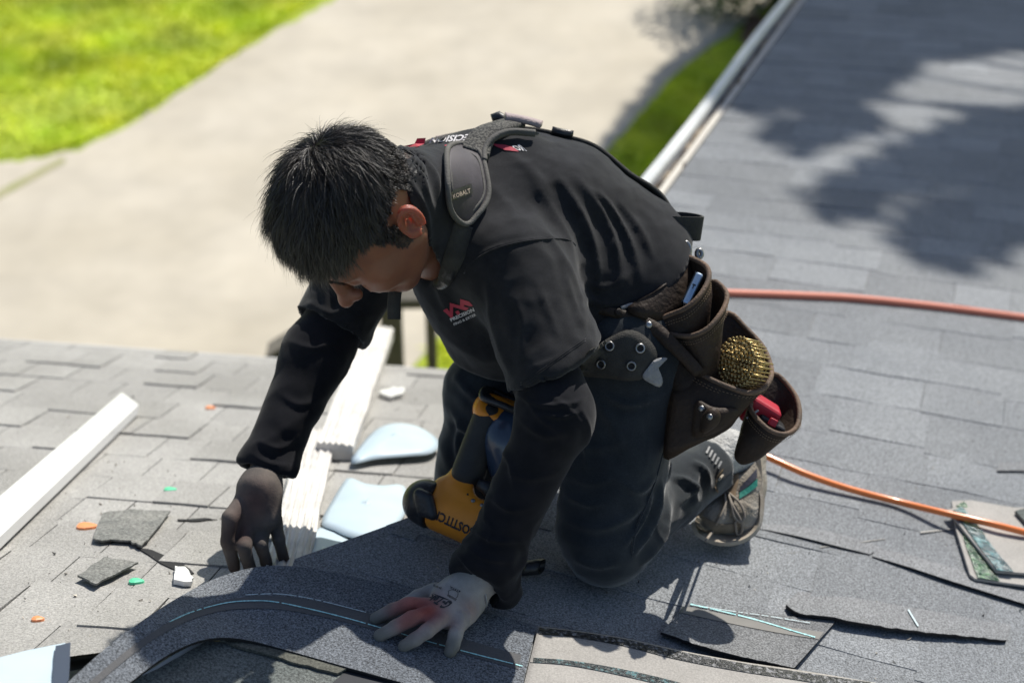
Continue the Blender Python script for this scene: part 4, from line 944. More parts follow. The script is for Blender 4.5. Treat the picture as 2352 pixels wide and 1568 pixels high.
sp = [(Hd(968, 1388, .05), .034, REDG, .85), (Hd(930, 1388, .045), .026, REDG, .7), (Hd(985, 1398, .055), .024, (.8, .15, .13), .9), (Hd(945, 1418, .045), .026, REDG, .6), (Hd(930, 1420, .05), .02, REDG, .5), (Hd(900, 1400, .03), .014, REDG, .5), (Hd(1040, 1440, .03), .016, (1, .5, .4), .5), (Hd(1075, 1400, .04), .018, (1, .5, .42), .5), (Hd(925, 1440, .03), .012, REDG, .35)]
for q, r in fing[:4]: sp += [(q[3], .019, DIRT, 1.), ((q[2]*.75+q[3]*.25)+FP.n*.01, .009, DIRT, .6)]
painter(go, gV, sp)
ca_ = nWr-(nEl-nWr)*.02; cb_ = Hd(1052, 1362, .036)
for k in range(7):
    c_k = ca_+(cb_-ca_)*(k*.07); rg = np.array(axis_ring(c_k, (cb_-ca_)/np.linalg.norm(cb_-ca_), .0352-.0002*k, .0352-.0002*k)); rg = np.concatenate([rg, rg[:2]])
    MB().tube(rg, .0011, 5, caps=False).build('cuff_rib', M['sock'] if k < 1 else M['glove'], go, True)
# glove cuff rings
cx = (wr-Hd(1040, 1372, .034)); cx /= np.linalg.norm(cx)
# far glove: hand reaching down behind the edge
def Q(x, y, d=2.885): return P(x, y, d)
ff = [([Q(545, 1190), Q(524, 1245, 2.855), Q(538, 1302, 2.875)], (.0145, .012, .0105)), ([Q(575, 1200), Q(560, 1255, 2.85), Q(577, 1312, 2.88)], (.0145, .012, .0105)), ([Q(605, 1200, 2.9), Q(600, 1250, 2.87), Q(614, 1300, 2.90)], (.014, .0118, .010)), ([Q(630, 1190, 2.92), Q(640, 1238, 2.90), Q(652, 1285, 2.92)], (.0135, .011, .0095)), ([Q(560, 1150), Q(528, 1190, 2.85), Q(522, 1235, 2.85)], (.016, .014, .011))]
def glove_f(p):
    d = cap(p, fWr+(fEl-fWr)*.05, Q(600, 1130, 2.9), .029, .030)
    for a in ((555, 1195), (585, 1200), (622, 1190)): d = smin(d, cap(p, Q(595, 1125, 2.895), Q(*a, 2.885), .030, .019), .02)
    for q, r in ff: d = smin(d, chain(p, q, r), .006)
    return d
fl_ = np.minimum.reduce([fWr, Q(500, 1330)])-.07; fh_ = np.maximum.reduce([fWr, Q(680, 1100, 2.95)])+.07
M['glove2'] = mat('glove_knit_dark', (.135, .115, .10), .9, (.085, .075, .068), 26, 5, bump=.4, bs=420, bdist=.002, attr=True)
go, gV, _ = skin('glove', glove_f, fl_, fh_, .003, M['glove2'], person, 2, None, [(50, 50, 50, .0012, 4)], 'glove2')
painter(go, gV, [(Q(590, 1150, 2.86), .03, (.95, .4, .35), .6), (Q(550, 1215, 2.85), .025, (.95, .35, .3), .6)]+[(q[2], .02, (.4, .3, .25), .9) for q, r in ff])
# ---------------------------------------------------------------- ribbons, patches, lofts and printed marks laid on surfaces
def place(pt, keys, lift):
    if len(pt) == 2: p, n = cast(pt[0], pt[1], keys); return p+n*lift, n
    q = P(*pt[:3]); best = None
    for k in keys:
        loc, nor, i, d = BV[k].find_nearest(Vector(q))
        if best is None or d < best[2]: best = (np.array(loc), np.array(nor), d)
    return best[0]+best[1]*lift, best[1]
def strap(name, pts, wd, th, m, keys, parent, lift=.003, n=36, free=False, up=None):
    if free: C_ = [P(*p) for p in pts]; Nn = [np.array(up if up is not None else TOCAM) for _ in pts]
    else:
        r = [place(p, keys, lift) for p in pts]; C_ = [a for a, b in r]; Nn = [b for a, b in r]
    c = crom(C_, n); nn = crom(Nn, n); t = np.gradient(c, axis=0); t /= np.linalg.norm(t, axis=1)[:, None]
    nn -= t*(nn*t).sum(1)[:, None]; nn /= np.linalg.norm(nn, axis=1)[:, None]; s = np.cross(t, nn)
    W = np.interp(np.linspace(0, 1, n), np.linspace(0, 1, len(wd)), wd)/2 if not np.isscalar(wd) else np.full(n, wd/2)
    pr = [(-1, -.3), (-.92, .5), (0, .62), (.92, .5), (1, -.3), (.9, -.6), (0, -.7), (-.9, -.6)]
    V = [c[i]+s[i]*W[i]*a+nn[i]*th*b for i in range(n) for a, b in pr]; k = len(pr)
    Fq = [(i*k+j, (i+1)*k+j, (i+1)*k+(j+1) % k, i*k+(j+1) % k) for i in range(n-1) for j in range(k)]+[tuple(range(k)), tuple(range((n-1)*k, n*k))[::-1]]
    o = mesh(name, V, Fq, m, parent, True); return o
def patch(name, outline, keys, lift, th, m, parent, n=40, R=5, key=None, dome=0., dflt=None):
    q = crom(outline, n, True); c0 = q.mean(0); rings = []
    for r in range(R+1):
        s = r/R; rg = []
        for k in range(n):
            x, y = c0+(q[k]-c0)*s; p, nr = cast(x, y, keys, dflt or 2.9); rg.append(p+nr*(lift+dome*(1-s*s)))
        rings.append(np.array(rg))
    rings = np.array(rings)
    for _ in range(2): rings[1:] = (np.roll(rings[1:], 1, 1)+2*rings[1:]+np.roll(rings[1:], -1, 1))/4
    V = rings.reshape(-1, 3); nv = len(V); nrm = -ray(*c0); nrm /= np.linalg.norm(nrm); B_ = V-nrm*th
    Fq = [(r*n+k, r*n+(k+1) % n, (r+1)*n+(k+1) % n, (r+1)*n+k) for r in range(R) for k in range(n)]
    Fa = Fq+[tuple(nv+i for i in f[::-1]) for f in Fq]+[(R*n+k, R*n+(k+1) % n, nv+R*n+(k+1) % n, nv+R*n+k) for k in range(n)]
    o = mesh(name, np.concatenate([V, B_]), Fa, m, parent, True)
    if key: BV[key] = BVHTree.FromPolygons([tuple(v) for v in V], Fq)
    return o, rings[-1]
def loft(name, loops, m, parent, N=40, M_=6, thick=.004, key=None, rimm=None, rimr=.0045):
    """open leather cup: loops run from the rim to the bottom, points are (x, y, depth)"""
    L_ = []
    for lp_ in loops: L_.append(crom([P(*p) for p in lp_], N, True))
    for i in range(1, len(L_)):                       # align starts
        L_[i] = np.roll(L_[i], -int(np.argmin([np.linalg.norm(np.roll(L_[i], -k, 0)-L_[i-1], axis=1).sum() for k in range(N)])), 0)
    rows = []
    for i in range(len(L_)-1):
        for t in np.linspace(0, 1, M_, endpoint=False): rows.append(L_[i]*(1-t)+L_[i+1]*t)
    rows.append(L_[-1]); rows = np.array(rows)
    for r in range(1, len(rows)-1):
        w_ = fbm(rows[r], (18, 18, 18), 4); c = rows[r].mean(0); d = rows[r]-c; rows[r] += d/np.linalg.norm(d, axis=1)[:, None]*(.006*w_)[:, None]
    cen = rows.mean(1, keepdims=True); inn = rows+(cen-rows)/np.linalg.norm(cen-rows, axis=2, keepdims=True)*thick
    K_ = len(rows); V = np.concatenate([rows.reshape(-1, 3), inn.reshape(-1, 3)]); o_ = K_*N
    Fq = []
    for r in range(K_-1):
        for k in range(N):
            a, b = r*N+k, r*N+(k+1) % N; Fq.append((a, b, b+N, a+N)); Fq.append((o_+a+N, o_+b+N, o_+b, o_+a))
    Fq += [tuple(range((K_-1)*N, K_*N)), tuple(range(o_+(K_-1)*N, o_+K_*N))[::-1]]+[(k, o_+k, o_+(k+1) % N, (k+1) % N) for k in range(N)]
    o = mesh(name, V, Fq, m, parent, True)
    if key: BV[key] = BVHTree.FromPolygons([tuple(v) for v in rows.reshape(-1, 3)], [f for f in Fq if max(f) < o_ and len(f) == 4])
    rg = (rows[0]+inn[0])/2; rg = np.concatenate([rg, rg[:2]]); rm_ = MB().tube(rg, rimr, 8, caps=False).build('pouch_rim', rimm or M['rim'], o, True)
    for off in (2.0, 3.0):                            # stitching below the rim
        sm = MB(); s_ = rows[0]+(rows[1]-rows[0])/np.linalg.norm(rows[1]-rows[0], axis=1)[:, None]*.0045*off; s_ = crom(s_, 150, True); c = s_.mean(0)
        for i in range(0, 149, 2):
            for cc, sg in ((1, 1),): d = s_[i]-c; d /= np.linalg.norm(d); sm.tube([s_[i]+d*.0012, s_[i+1]+d*.0012], .0006, 4)
        so2 = sm.build('stitching', M['stitch'], o); so2['kind'] = 'stuff'
    return o
def rivet(x, y, keys, parent, r=.006, m=None, name='rivet', dflt=None):
    p, n = cast(x, y, keys); u = np.cross(n, [.3, .2, 1]); u /= np.linalg.norm(u); v = np.cross(n, u); V = []; k = 12
    for rr, hh in ((1, 0), (.95, .0016), (.6, .0026), (.15, .003)):
        for i in range(k): a = 2*math.pi*i/k; V.append(p+n*hh+(u*math.cos(a)+v*math.sin(a))*r*rr)
    return MB().add(V, [(i*k+j, i*k+(j+1) % k, (i+1)*k+(j+1) % k, (i+1)*k+j) for i in range(3) for j in range(k)]+[tuple(range(3*k, 4*k))]).build(name, m or M['steel'], parent, True)
def ringmesh(x, y, keys, parent, r, tr, m, name='grommet'):
    p, n = cast(x, y, keys); u = np.cross(n, [.3, .2, 1]); u /= np.linalg.norm(u); v = np.cross(n, u)
    pts = [p+n*.002+(u*math.cos(a)+v*math.sin(a))*r for a in np.linspace(0, 2*math.pi+.3, 22)]
    o = MB().tube(pts, tr, 6, caps=False).build(name, m, parent, True)
    hole = [p+n*.0015+(u*math.cos(a)+v*math.sin(a))*(r-tr*.5) for a in np.linspace(0, 2*math.pi, 14, endpoint=False)]
    MB().add(hole, [tuple(range(14))]).build('eyelet', M['edge'], o); return o
def marks(name, polys, keys, m, parent, off=.0015):
    mb = MB()
    for pl in polys:
        pts = []
        k = len(pl)
        for i in range(k):
            a, b = np.array(pl[i], float), np.array(pl[(i+1) % k], float); ns_ = max(1, int(np.linalg.norm(b-a)/8))
            for t in range(ns_): pts.append(a+(b-a)*t/ns_)
        cs = [cast(x, y, keys) for x, y in pts]; mb.add([c+n*off for c, n in cs], [tuple(range(len(pts)))])
    o = mb.build(name, m, parent); bm = bmesh.new(); bm.from_mesh(o.data); bmesh.ops.triangulate(bm, faces=bm.faces[:]); bm.to_mesh(o.data); bm.free(); return o
def text(name, s, quad, keys, m, parent, off=.0016, bold=.02, shear=0.):
    cu = bpy.data.curves.new('lettering', 'FONT'); cu.body = s; cu.offset = bold; cu.shear = shear; cu.resolution_u = 2
    ob = bpy.data.objects.new('lettering', cu); COL.objects.link(ob); dg = bpy.context.evaluated_depsgraph_get(); me = ob.evaluated_get(dg).to_mesh()
    co = np.array([v.co for v in me.vertices]); fs = [tuple(p.vertices) for p in me.polygons]; lo, hi = co.min(0), co.max(0)
    ob.evaluated_get(dg).to_mesh_clear(); bpy.data.objects.remove(ob); bpy.data.curves.remove(cu)
    bl, br, tr, tl = [np.array(q, float) for q in quad]; V = []
    for c in co:
        u, v = (c[0]-lo[0])/(hi[0]-lo[0]), (c[1]-lo[1])/(hi[1]-lo[1]); q = bl*(1-u)*(1-v)+br*u*(1-v)+tr*u*v+tl*(1-u)*v
        p, n = cast(q[0], q[1], keys); V.append(p+n*off)
    return mesh(name, V, fs, m, parent)
TS = ['t_shirt']; ALLC = ['t_shirt', 'nsl', 'trousers', 'fsl']
Z5 = lambda X, Y: (992.25+X*.1172, 643.1+Y*.1172)
Z7 = lambda X, Y: (882+X*.1797, 257+Y*.1797)
ZP = lambda X, Y: (1451.6+X*.3634, 514.5+Y*.3634)
ts = bpy.data.objects['t_shirt']
for nm, pp in (('chest_logo', [[(355, 435), (420, 515), (415, 745), (385, 760), (350, 700)], [(355, 435), (560, 490), (740, 535), (680, 585), (560, 555), (420, 515)], [(565, 360), (740, 410), (815, 495), (760, 505), (640, 475), (640, 510), (562, 492)], [(250, 570), (300, 545), (350, 610), (350, 700), (230, 590)], [(460, 610), (520, 585), (560, 640), (510, 680)]]),):
    marks(nm, [[Z5(*p) for p in q] for q in pp], TS, M['printred'], ts)
text('lettering', 'PRECISION', [Z5(385, 805), Z5(852, 600), Z5(822, 530), Z5(355, 745)], TS, M['printwhite'], ts, bold=.03)
text('lettering', 'FING & EXTER', [Z5(440, 885), Z5(885, 685), Z5(862, 640), Z5(425, 838)], TS, M['printwhite'], ts, bold=.02)
for q_ in ([[(926, 336), (952, 330), (958, 318), (978, 317), (975, 330), (962, 338), (955, 340), (940, 338)], [(1020, 336), (1040, 330), (1060, 325), (1062, 338), (1050, 342), (1030, 340)], [(1128, 331), (1160, 334), (1180, 340), (1192, 350), (1160, 346), (1140, 338)]]): marks('back_logo', [q_], TS, M['printred'], ts)
text('lettering', 'PRECISION', [(1108, 308), (992, 316), (985, 331), (1100, 322)], TS, M['printwhite'], ts, bold=.03)
text('lettering', 'RO', [(1211, 349), (1188, 347), (1172, 336), (1192, 333)], TS, M['printwhite'], ts, bold=.03)
# ---------------------------------------------------------------- tool belt with suspenders
tb = empty('tool_belt', P(1580, 900, 2.9), 'worn brown leather tool belt with four open pouches and padded suspenders on the worker', 'tool belt')
po, edge_ = patch('shoulder_pad', [(1020, 352), (1045, 344), (1085, 352), (1104, 372), (1110, 410), (1116, 450), (1106, 492), (1078, 514), (1045, 510), (1020, 480), (1012, 430), (1014, 385)], TS, .012, .010, M['nylon'], tb, 44, 6, 'pad', .003)
e2 = np.concatenate([edge_, edge_[:2]]); c_ = edge_.mean(0)
MB().tube(e2, .0048, 8, caps=False).build('piping', M['piping'], po, True)
MB().tube((e2-c_)*.80+c_+TOCAM*.0035, .0022, 6, caps=False).build('piping', M['piping'], po, True)
mk = marks('label_patch', [[Z7(815, 1020), Z7(1105, 920), Z7(1125, 1040), Z7(840, 1140)]], ['pad'], M['blackplastic'], po, .0022)
text('lettering', 'KOBALT', [Z7(862, 1110), Z7(1080, 1036), Z7(1070, 980), Z7(850, 1062)], ['pad'], M['label'], mk, .0042, .02)
strap('shoulder_strap', [(1088, 362), (1096, 340), (1118, 318), (1150, 303), (1182, 300, 2.93)], [.050, .046, .040, .036], .009, M['mesh'], TS, tb, .010)
st2 = strap('piping', [(1108, 384), (1112, 356), (1134, 330), (1170, 318), (1226, 321)], .009, .009, M['piping'], TS, tb, .013)
strap('strap_cover', [(1160, 299, 2.93), (1195, 297, 2.93), (1230, 311, 2.93)], [.034, .040, .030], .009, M['faded'], TS, tb, .017)
strap('shoulder_strap', [(893, 332, 3.0), (935, 318, 3.02), (988, 302, 3.05)], [.04, .036], .010, M['mesh'], TS, tb, .008)
strap('strap_cover', [(985, 298, 3.05), (1030, 290, 3.06), (1080, 288, 3.06), (1128, 292, 3.05)], [.038, .042, .028], .008, M['faded'], TS, tb, .014)
strap('piping', [(930, 335, 3.0), (985, 310, 3.02), (1060, 300, 3.03), (1140, 292, 3.03)], .010, .008, M['piping'], TS, tb, .010)
strap('back_strap', [(1120, 290, 3.02), (1165, 288, 3.0), (1230, 310, 2.98), (1290, 332, 2.98), (1350, 368, 2.98), (1420, 430, 2.98), (1490, 490, 2.98), (1530, 540, 2.98)], .026, .006, M['strapm'], TS, tb, .004, 60)
strap('slider_buckle', [(1262, 325, 2.97), (1285, 332, 2.97), (1304, 342, 2.97)], [.030, .036, .030], .010, M['blackplastic'], TS, tb, .010, 8)
bk = place((1145, 285, 3.0), TS, .018)[0]; MB().tube([bk-RT*.012+UP*.006, bk+UP*.010, bk+RT*.012+UP*.002, bk+RT*.022-UP*.010], [.008, .0095, .009, .007], 10).build('buckle', M['blackplastic'], tb, True)
strap('chest_strap', [(1060, 515), (1052, 555), (1040, 600), (1024, 640)], [.046, .034, .024], .006, M['strapm'], TS, tb, .006)
patch('buckle', [(1004, 628), (1018, 604), (1040, 600), (1052, 622), (1040, 650), (1016, 664), (998, 656)], TS, .006, .006, M['blackplastic'], tb, 20, 3, None, .002)
strap('strap_end', [(918, 640, 2.80), (908, 668, 2.80), (905, 700, 2.80), (905, 733, 2.805)], .022, .004, M['strapm'], TS, tb, 0, 30, True)
# back loop and ring
lc_ = P(1562, 518, 2.95); ra_ = .031; sd_ = W3(.12, .95, .28); sd_ /= np.linalg.norm(sd_); ua = W3(1, -.12, 0); ua -= sd_*(ua@sd_); ua /= np.linalg.norm(ua); va = np.cross(sd_, ua)
V = []; n_ = 28
for i in range(n_+1):
    a = 2*math.pi*i/n_; dd = ua*math.cos(a)*ra_*1.15+va*math.sin(a)*ra_*.55
    for sx, tt in ((-1, 0), (1, 0), (1, .003), (-1, .003)): V.append(lc_+dd*(1+tt/ra_)+sd_*sx*.019*(1+.12*math.sin(a*1.3+.5)))
mesh('belt_loop', V, [(i*4+j, i*4+(j+1) % 4, (i+1)*4+(j+1) % 4, (i+1)*4+j) for i in range(n_) for j in range(4)], M['strapm'], tb)
strap('ring_tab', [(1566, 540, 2.93), (1574, 565, 2.92), (1580, 600, 2.92)], [.012, .016, .018], .005, M['leather'], None, tb, 0, 12, True)
dr = [P(1574+12*math.cos(a), 575+20*math.sin(a), 2.905) for a in np.linspace(0, 6.5, 24)]; MB().tube(dr, .0028, 8, caps=False).build('metal_ring', M['steel'], tb, True)
rv = [P(1606+6*math.cos(a), 583+9*math.sin(a), 2.93) for a in np.linspace(0, 6.5, 14)]; MB().tube(rv, .004, 8, caps=False).build('snap_stud', M['steel'], tb, True)
# leather back panel and pouches
dA = lambda d, pts: [(*ZP(*p), d+q) for p, q in pts]
def panel(name, pts, n=40, th=.006, m=None, key=None):
    q = crom([P(*p) for p in pts], n, True); c = q.mean(0); V = []; R = 4
    for r in range(R+1): V += [c+(x-c)*r/R+TOCAM*.012*(1-(r/R)**2) for x in q]
    nv = len(V); V2 = [v-TOCAM*th for v in V]; Fq = [(r*n+k, r*n+(k+1) % n, (r+1)*n+(k+1) % n, (r+1)*n+k) for r in range(R) for k in range(n)]
    if key: BV[key] = BVHTree.FromPolygons([tuple(v) for v in V], Fq)
    return mesh(name, V+V2, Fq+[tuple(nv+i for i in f[::-1]) for f in Fq]+[(R*n+k, R*n+(k+1) % n, nv+R*n+(k+1) % n, nv+R*n+k) for k in range(n)], m or M['leather'], tb, True)
panel('back_panel', [(1532, 552, 2.90), (1562, 548, 2.90), (1580, 590, 2.895), (1590, 640, 2.885), (1575, 700, 2.87), (1520, 735, 2.84), (1470, 728, 2.825), (1440, 706, 2.83), (1505, 668, 2.84), (1536, 625, 2.87)], key='bp')
loft('pouch', [[(1508, 735, 2.855), (1545, 722, 2.835), (1576, 709, 2.82), (1608, 680, 2.82), (1630, 640, 2.84), (1626, 612, 2.86), (1604, 597, 2.88), (1578, 590, 2.90), (1578, 630, 2.91), (1570, 680, 2.905), (1545, 710, 2.89)],
               [(1530, 770, 2.85), (1560, 768, 2.835), (1590, 755, 2.83), (1618, 720, 2.835), (1634, 680, 2.85), (1630, 660, 2.865), (1612, 650, 2.88), (1600, 660, 2.90), (1580, 700, 2.90), (1550, 740, 2.88)],
               [(1580, 840, 2.87), (1600, 835, 2.86), (1615, 815, 2.86), (1625, 790, 2.87), (1620, 775, 2.89), (1600, 785, 2.90), (1585, 815, 2.89)]], M['leather'], tb, key='pA')
loft('pouch', [[(1535, 766, 2.845), (1562, 773, 2.83), (1592, 772, 2.815), (1627, 755, 2.81), (1656, 722, 2.82), (1671, 690, 2.84), (1667, 664, 2.86), (1638, 643, 2.885), (1632, 680, 2.885), (1612, 725, 2.87), (1575, 755, 2.86)],
               [(1560, 810, 2.85), (1590, 822, 2.835), (1620, 820, 2.825), (1645, 790, 2.83), (1660, 755, 2.845), (1660, 730, 2.87), (1640, 740, 2.885), (1620, 775, 2.88), (1585, 800, 2.87)],
               [(1600, 900, 2.87), (1622, 905, 2.86), (1640, 880, 2.865), (1650, 850, 2.88), (1635, 840, 2.90), (1610, 865, 2.90)]], M['leather'], tb, key='pB')
loft('pouch', [[(1597, 849, 2.86), (1622, 868, 2.84), (1672, 890, 2.825), (1722, 904, 2.82), (1754, 896, 2.835), (1772, 870, 2.855), (1773, 840, 2.885), (1753, 794, 2.92), (1713, 751, 2.94), (1672, 716, 2.95), (1640, 760, 2.94), (1610, 815, 2.90)],
               [(1545, 900, 2.855), (1590, 925, 2.835), (1650, 945, 2.825), (1700, 945, 2.83), (1725, 925, 2.85), (1735, 900, 2.88), (1730, 870, 2.91), (1700, 840, 2.94), (1650, 820, 2.94), (1590, 850, 2.91)],
               [(1524, 1046, 2.855), (1560, 1040, 2.84), (1620, 1012, 2.84), (1670, 988, 2.85), (1690, 965, 2.87), (1685, 950, 2.90), (1650, 940, 2.93), (1590, 970, 2.92), (1545, 1010, 2.89)]], M['leather'], tb, 48, key='pC')
loft('pouch', [[(1721, 928, 2.90), (1724, 945, 2.89), (1742, 968, 2.875), (1770, 991, 2.865), (1804, 999, 2.87), (1830, 984, 2.885), (1839, 951, 2.91), (1830, 910, 2.94), (1800, 871, 2.96), (1776, 856, 2.965), (1755, 880, 2.95), (1735, 905, 2.93)],
               [(1700, 990, 2.90), (1712, 1015, 2.885), (1745, 1030, 2.88), (1780, 1022, 2.885), (1805, 1002, 2.90), (1808, 975, 2.92), (1790, 945, 2.95), (1755, 935, 2.95), (1715, 955, 2.93)],
               [(1686, 1045, 2.905), (1700, 1066, 2.90), (1722, 1064, 2.895), (1745, 1050, 2.90), (1760, 1035, 2.92), (1745, 1015, 2.94), (1705, 1020, 2.93)]], M['leather'], tb, key='pD')
panel('side_panel', [(1520, 800, 2.868), (1560, 815, 2.855), (1600, 850, 2.85), (1640, 920, 2.84), (1660, 990, 2.845), (1600, 1020, 2.85), (1535, 1056, 2.86), (1524, 1040, 2.865), (1532, 930, 2.868)], key='sp')
o = strap('leather_strap', [(1340, 706, 2.84), (1400, 716, 2.835), (1450, 730, 2.835), (1500, 752, 2.83), (1545, 792, 2.825), (1590, 838, 2.825), (1606, 858, 2.825)], [.014, .016, .022, .024, .022, .020], .006, M['leather'], None, tb, 0, 30, True)
BV['ls'] = BVHTree.FromPolygons([tuple(v.co) for v in o.data.vertices], [tuple(p.vertices) for p in o.data.polygons])
rivet(1490, 746, ['ls'], tb); rivet(1420, 717, ['ls'], tb, .007, M['leather'])
panel('tool_slot', [(1602, 920, 2.822), (1640, 935, 2.816), (1690, 938, 2.820), (1695, 955, 2.825), (1660, 985, 2.826), (1620, 1002, 2.828), (1590, 1000, 2.832), (1592, 960, 2.826)], 30, .008, key='slot')
panel('tool_slot', [(1625, 940, 2.800), (1642, 935, 2.798), (1655, 950, 2.800), (1650, 975, 2.806), (1620, 995, 2.812), (1608, 990, 2.814), (1612, 960, 2.806)], 24, .006, M['rim'] if False else None, 'slot2')
rivet(1611, 938, ['slot', 'slot2', 'sp', 'pC'], tb, .0055); rivet(1630, 957, ['slot2', 'slot'], tb, .0055)
bw, _ = patch('webbing_belt', [(1335, 812), (1380, 790), (1442, 758), (1480, 775), (1507, 810), (1484, 862), (1440, 872), (1390, 864), (1335, 860)], ['trousers', 't_shirt'], .010, .006, M['strapm'], tb, 36, 4, 'belt')
for x, y in ((1470, 800), (1450, 840), (1381, 836), (1400, 795)): ringmesh(x, y, ['belt'], bw, .0068, .0018, M['steel'])
strap('belt_tail', [(1425, 705), (1450, 703), (1470, 700)], .006, .004, M['cloth'], ['t_shirt', 'trousers', 'ls'], tb, .004, 8)
ck = patch('cloth_rag', [(1468, 864), (1484, 842), (1496, 822), (1524, 816), (1530, 822), (1508, 830), (1502, 842), (1514, 858), (1516, 876), (1508, 888), (1490, 874)], ['trousers'], .012, .003, M['cloth'], None, 24, 3)[0]
tag(ck, 'crumpled grey white rag stuck under the webbing belt at the hip', 'rag')
# ---------------------------------------------------------------- things carried in the pouches
nc = empty('nail_coil', P(1700, 835, 2.87), 'round coil of brass coloured roofing nails standing in the largest leather pouch', 'nail coil')
ax = W3(.74, -.14, -.66); ax /= np.linalg.norm(ax); u = np.cross(ax, UP); u /= np.linalg.norm(u); v = np.cross(ax, u); c0 = P(1690, 828, 2.845)
nm_ = MB(); nm_.tube([np.zeros(3), ax*.0008, ax*.0018], [.0033, .0034, .0018], 8); nm_.tube([ax*.001, ax*.040, ax*.045], [.0014, .0014, .0004], 6); proto = None; th = 0; cnt = 0; r = .0445
while cnt < 100 and r > .006:
    p = c0+(u*math.cos(th)+v*math.sin(th))*r+rng.normal(0, .0005, 3)
    if proto is None: proto = nm_.build('nail', M['brass'], nc, True); o = proto
    else: o = proto.copy(); COL.objects.link(o); o.parent = nc
    o.location = p; o.matrix_parent_inverse = Matrix.Translation(-nc.location); th += .0080/r; r -= .0080*(.0080/r)/(2*math.pi); cnt += 1
wm = MB()
for s in (.018, .028):
    pts = []; th = 0; r = .0452
    while r > .008: pts.append(c0+ax*s+(u*math.cos(th)+v*math.sin(th))*r); th += .15; r -= .0076*.15/(2*math.pi)
    wm.tube(pts, .0007, 4)
    o = wm.build('wire', M['brass'], nc); wm = MB()
def rbox(name, c, a, b, d, m, parent=None, bev=.003):
    o = MB().box(c, a, b, d).build(name, m, parent); x = o.modifiers.new('bevel', 'BEVEL'); x.width = bev; x.segments = 3; return o
la = W3(.42, .88, -.12); la /= np.linalg.norm(la); sa = W3(.85, -.42, .2); sa -= la*(sa@la); sa /= np.linalg.norm(sa); na = np.cross(la, sa)
ph = empty('mobile_phone', P(1592, 670, 2.84), 'silver blue edged mobile phone standing in the topmost leather pouch', 'phone')
pc = P(1592, 669, 2.862); rbox('phone_body', pc-na*0, la*.029, sa*.0068, na*.024, M['phone'], ph, .004)
BV['ph'] = BVHTree.FromPolygons([tuple(pc+TOCAM*.03+la*i*.2+sa*j*.2) for i, j in ((-1, -1), (1, -1), (1, 1), (-1, 1))], [(0, 1, 2, 3)])
zf = 1 if (na@TOCAM) > 0 else -1
mm = MB(); mm.box(pc+na*zf*.0245+la*.006, la*.0012, sa*.003, na*.0004); mm.box(pc+na*zf*.0245+la*.003, la*.004, sa*.0008, na*.0004); mm.build('side_button', M['blackplastic'], ph)
mm = MB(); mm.box(pc+na*zf*.001-sa*.0072, la*.029, sa*.0006, na*.022); mm.build('screen', M['blackplastic'], ph)
tm = empty('tape_measure', P(1752, 960, 2.92), 'red and black tape measure inside the lowest leather pouch', 'tape measure')
tc_ = P(1752, 958, 2.925); rbox('case', tc_+W3(-.006, .008, 0), W3(.026, -.016, 0), W3(.012, .02, .008), W3(0, -.008, .018), M['red'], tm, .008)
rbox('grip_band', tc_+W3(.010, -.012, .008), W3(.022, -.014, 0), W3(.006, .010, .004), W3(0, -.006, .015), M['blackplastic'], tm, .006)
rbox('blade_hook', P(1728, 951, 2.895), W3(.010, .007, 0), W3(-.001, .0012, 0), W3(0, 0, .004), M['steel'], tm, .0005)
rbox('lock_button', P(1775, 970, 2.885), W3(.006, -.003, 0), W3(.003, .006, 0), W3(0, 0, .006), M['red'], tm, .002)
# ---------------------------------------------------------------- sock and shoe
ank = P(1640, 1066, 3.13)
def sock_f(p): return smin(cap(p, P(1610, 1085, 3.11), P(1672, 1035, 3.16), .040, .037), cap(p, P(1672, 1035, 3.16), P(1700, 1045, 3.17), .037, .036), .02)
lo5, hi5 = bx(1560, 960, 1790, 1270, 3.0, 3.3, 0)
skin('sock', sock_f, lo5, hi5, .005, M['sock'], person, 2, [([(1650+8*i, 1000+2*i), (1640+8*i, 1040+3*i), (1650+8*i, 1080)], 3, .003) for i in range(5)], None, 'sock')
def shoe_f(p):
    d = cap(p, P(1716, 1040, 3.19), P(1706, 1120, 3.165), .037, .040)
    d = smin(d, cap(p, P(1706, 1120, 3.165), P(1690, 1178, 3.145), .040, .042), .02)
    d = smin(d, cap(p, P(1690, 1178, 3.145), P(1638, 1190, 3.12), .042, .032), .02)
    d = smax(d, -cap(p, P(1672, 1020, 3.14), P(1690, 1060, 3.14), .024), .006)
    return smax(d, -(((p-FP.c)@FP.n)-.004), .003)
SHS = [([(1700, 1150), (1730, 1170), (1745, 1165)], 4, .003), ([(1690, 1190), (1715, 1210), (1735, 1195)], 4, .003)]
sho, sV, _ = skin('shoe', shoe_f, lo5, hi5, .0035, M['shoe'], person, 2, SHS, [(30, 30, 30, .0015, 2)], 'shoe')
so1 = strap('sole', [(1748, 1010, 3.19), (1752, 1060, 3.18), (1752, 1110, 3.17), (1748, 1160, 3.155), (1728, 1204, 3.14), (1690, 1228, 3.125), (1645, 1230, 3.11), (1604, 1214, 3.10), (1594, 1198, 3.10)], [.07, .08, .09, .092, .085, .06], .022, M['sole'], None, sho, 0, 44, True, None)
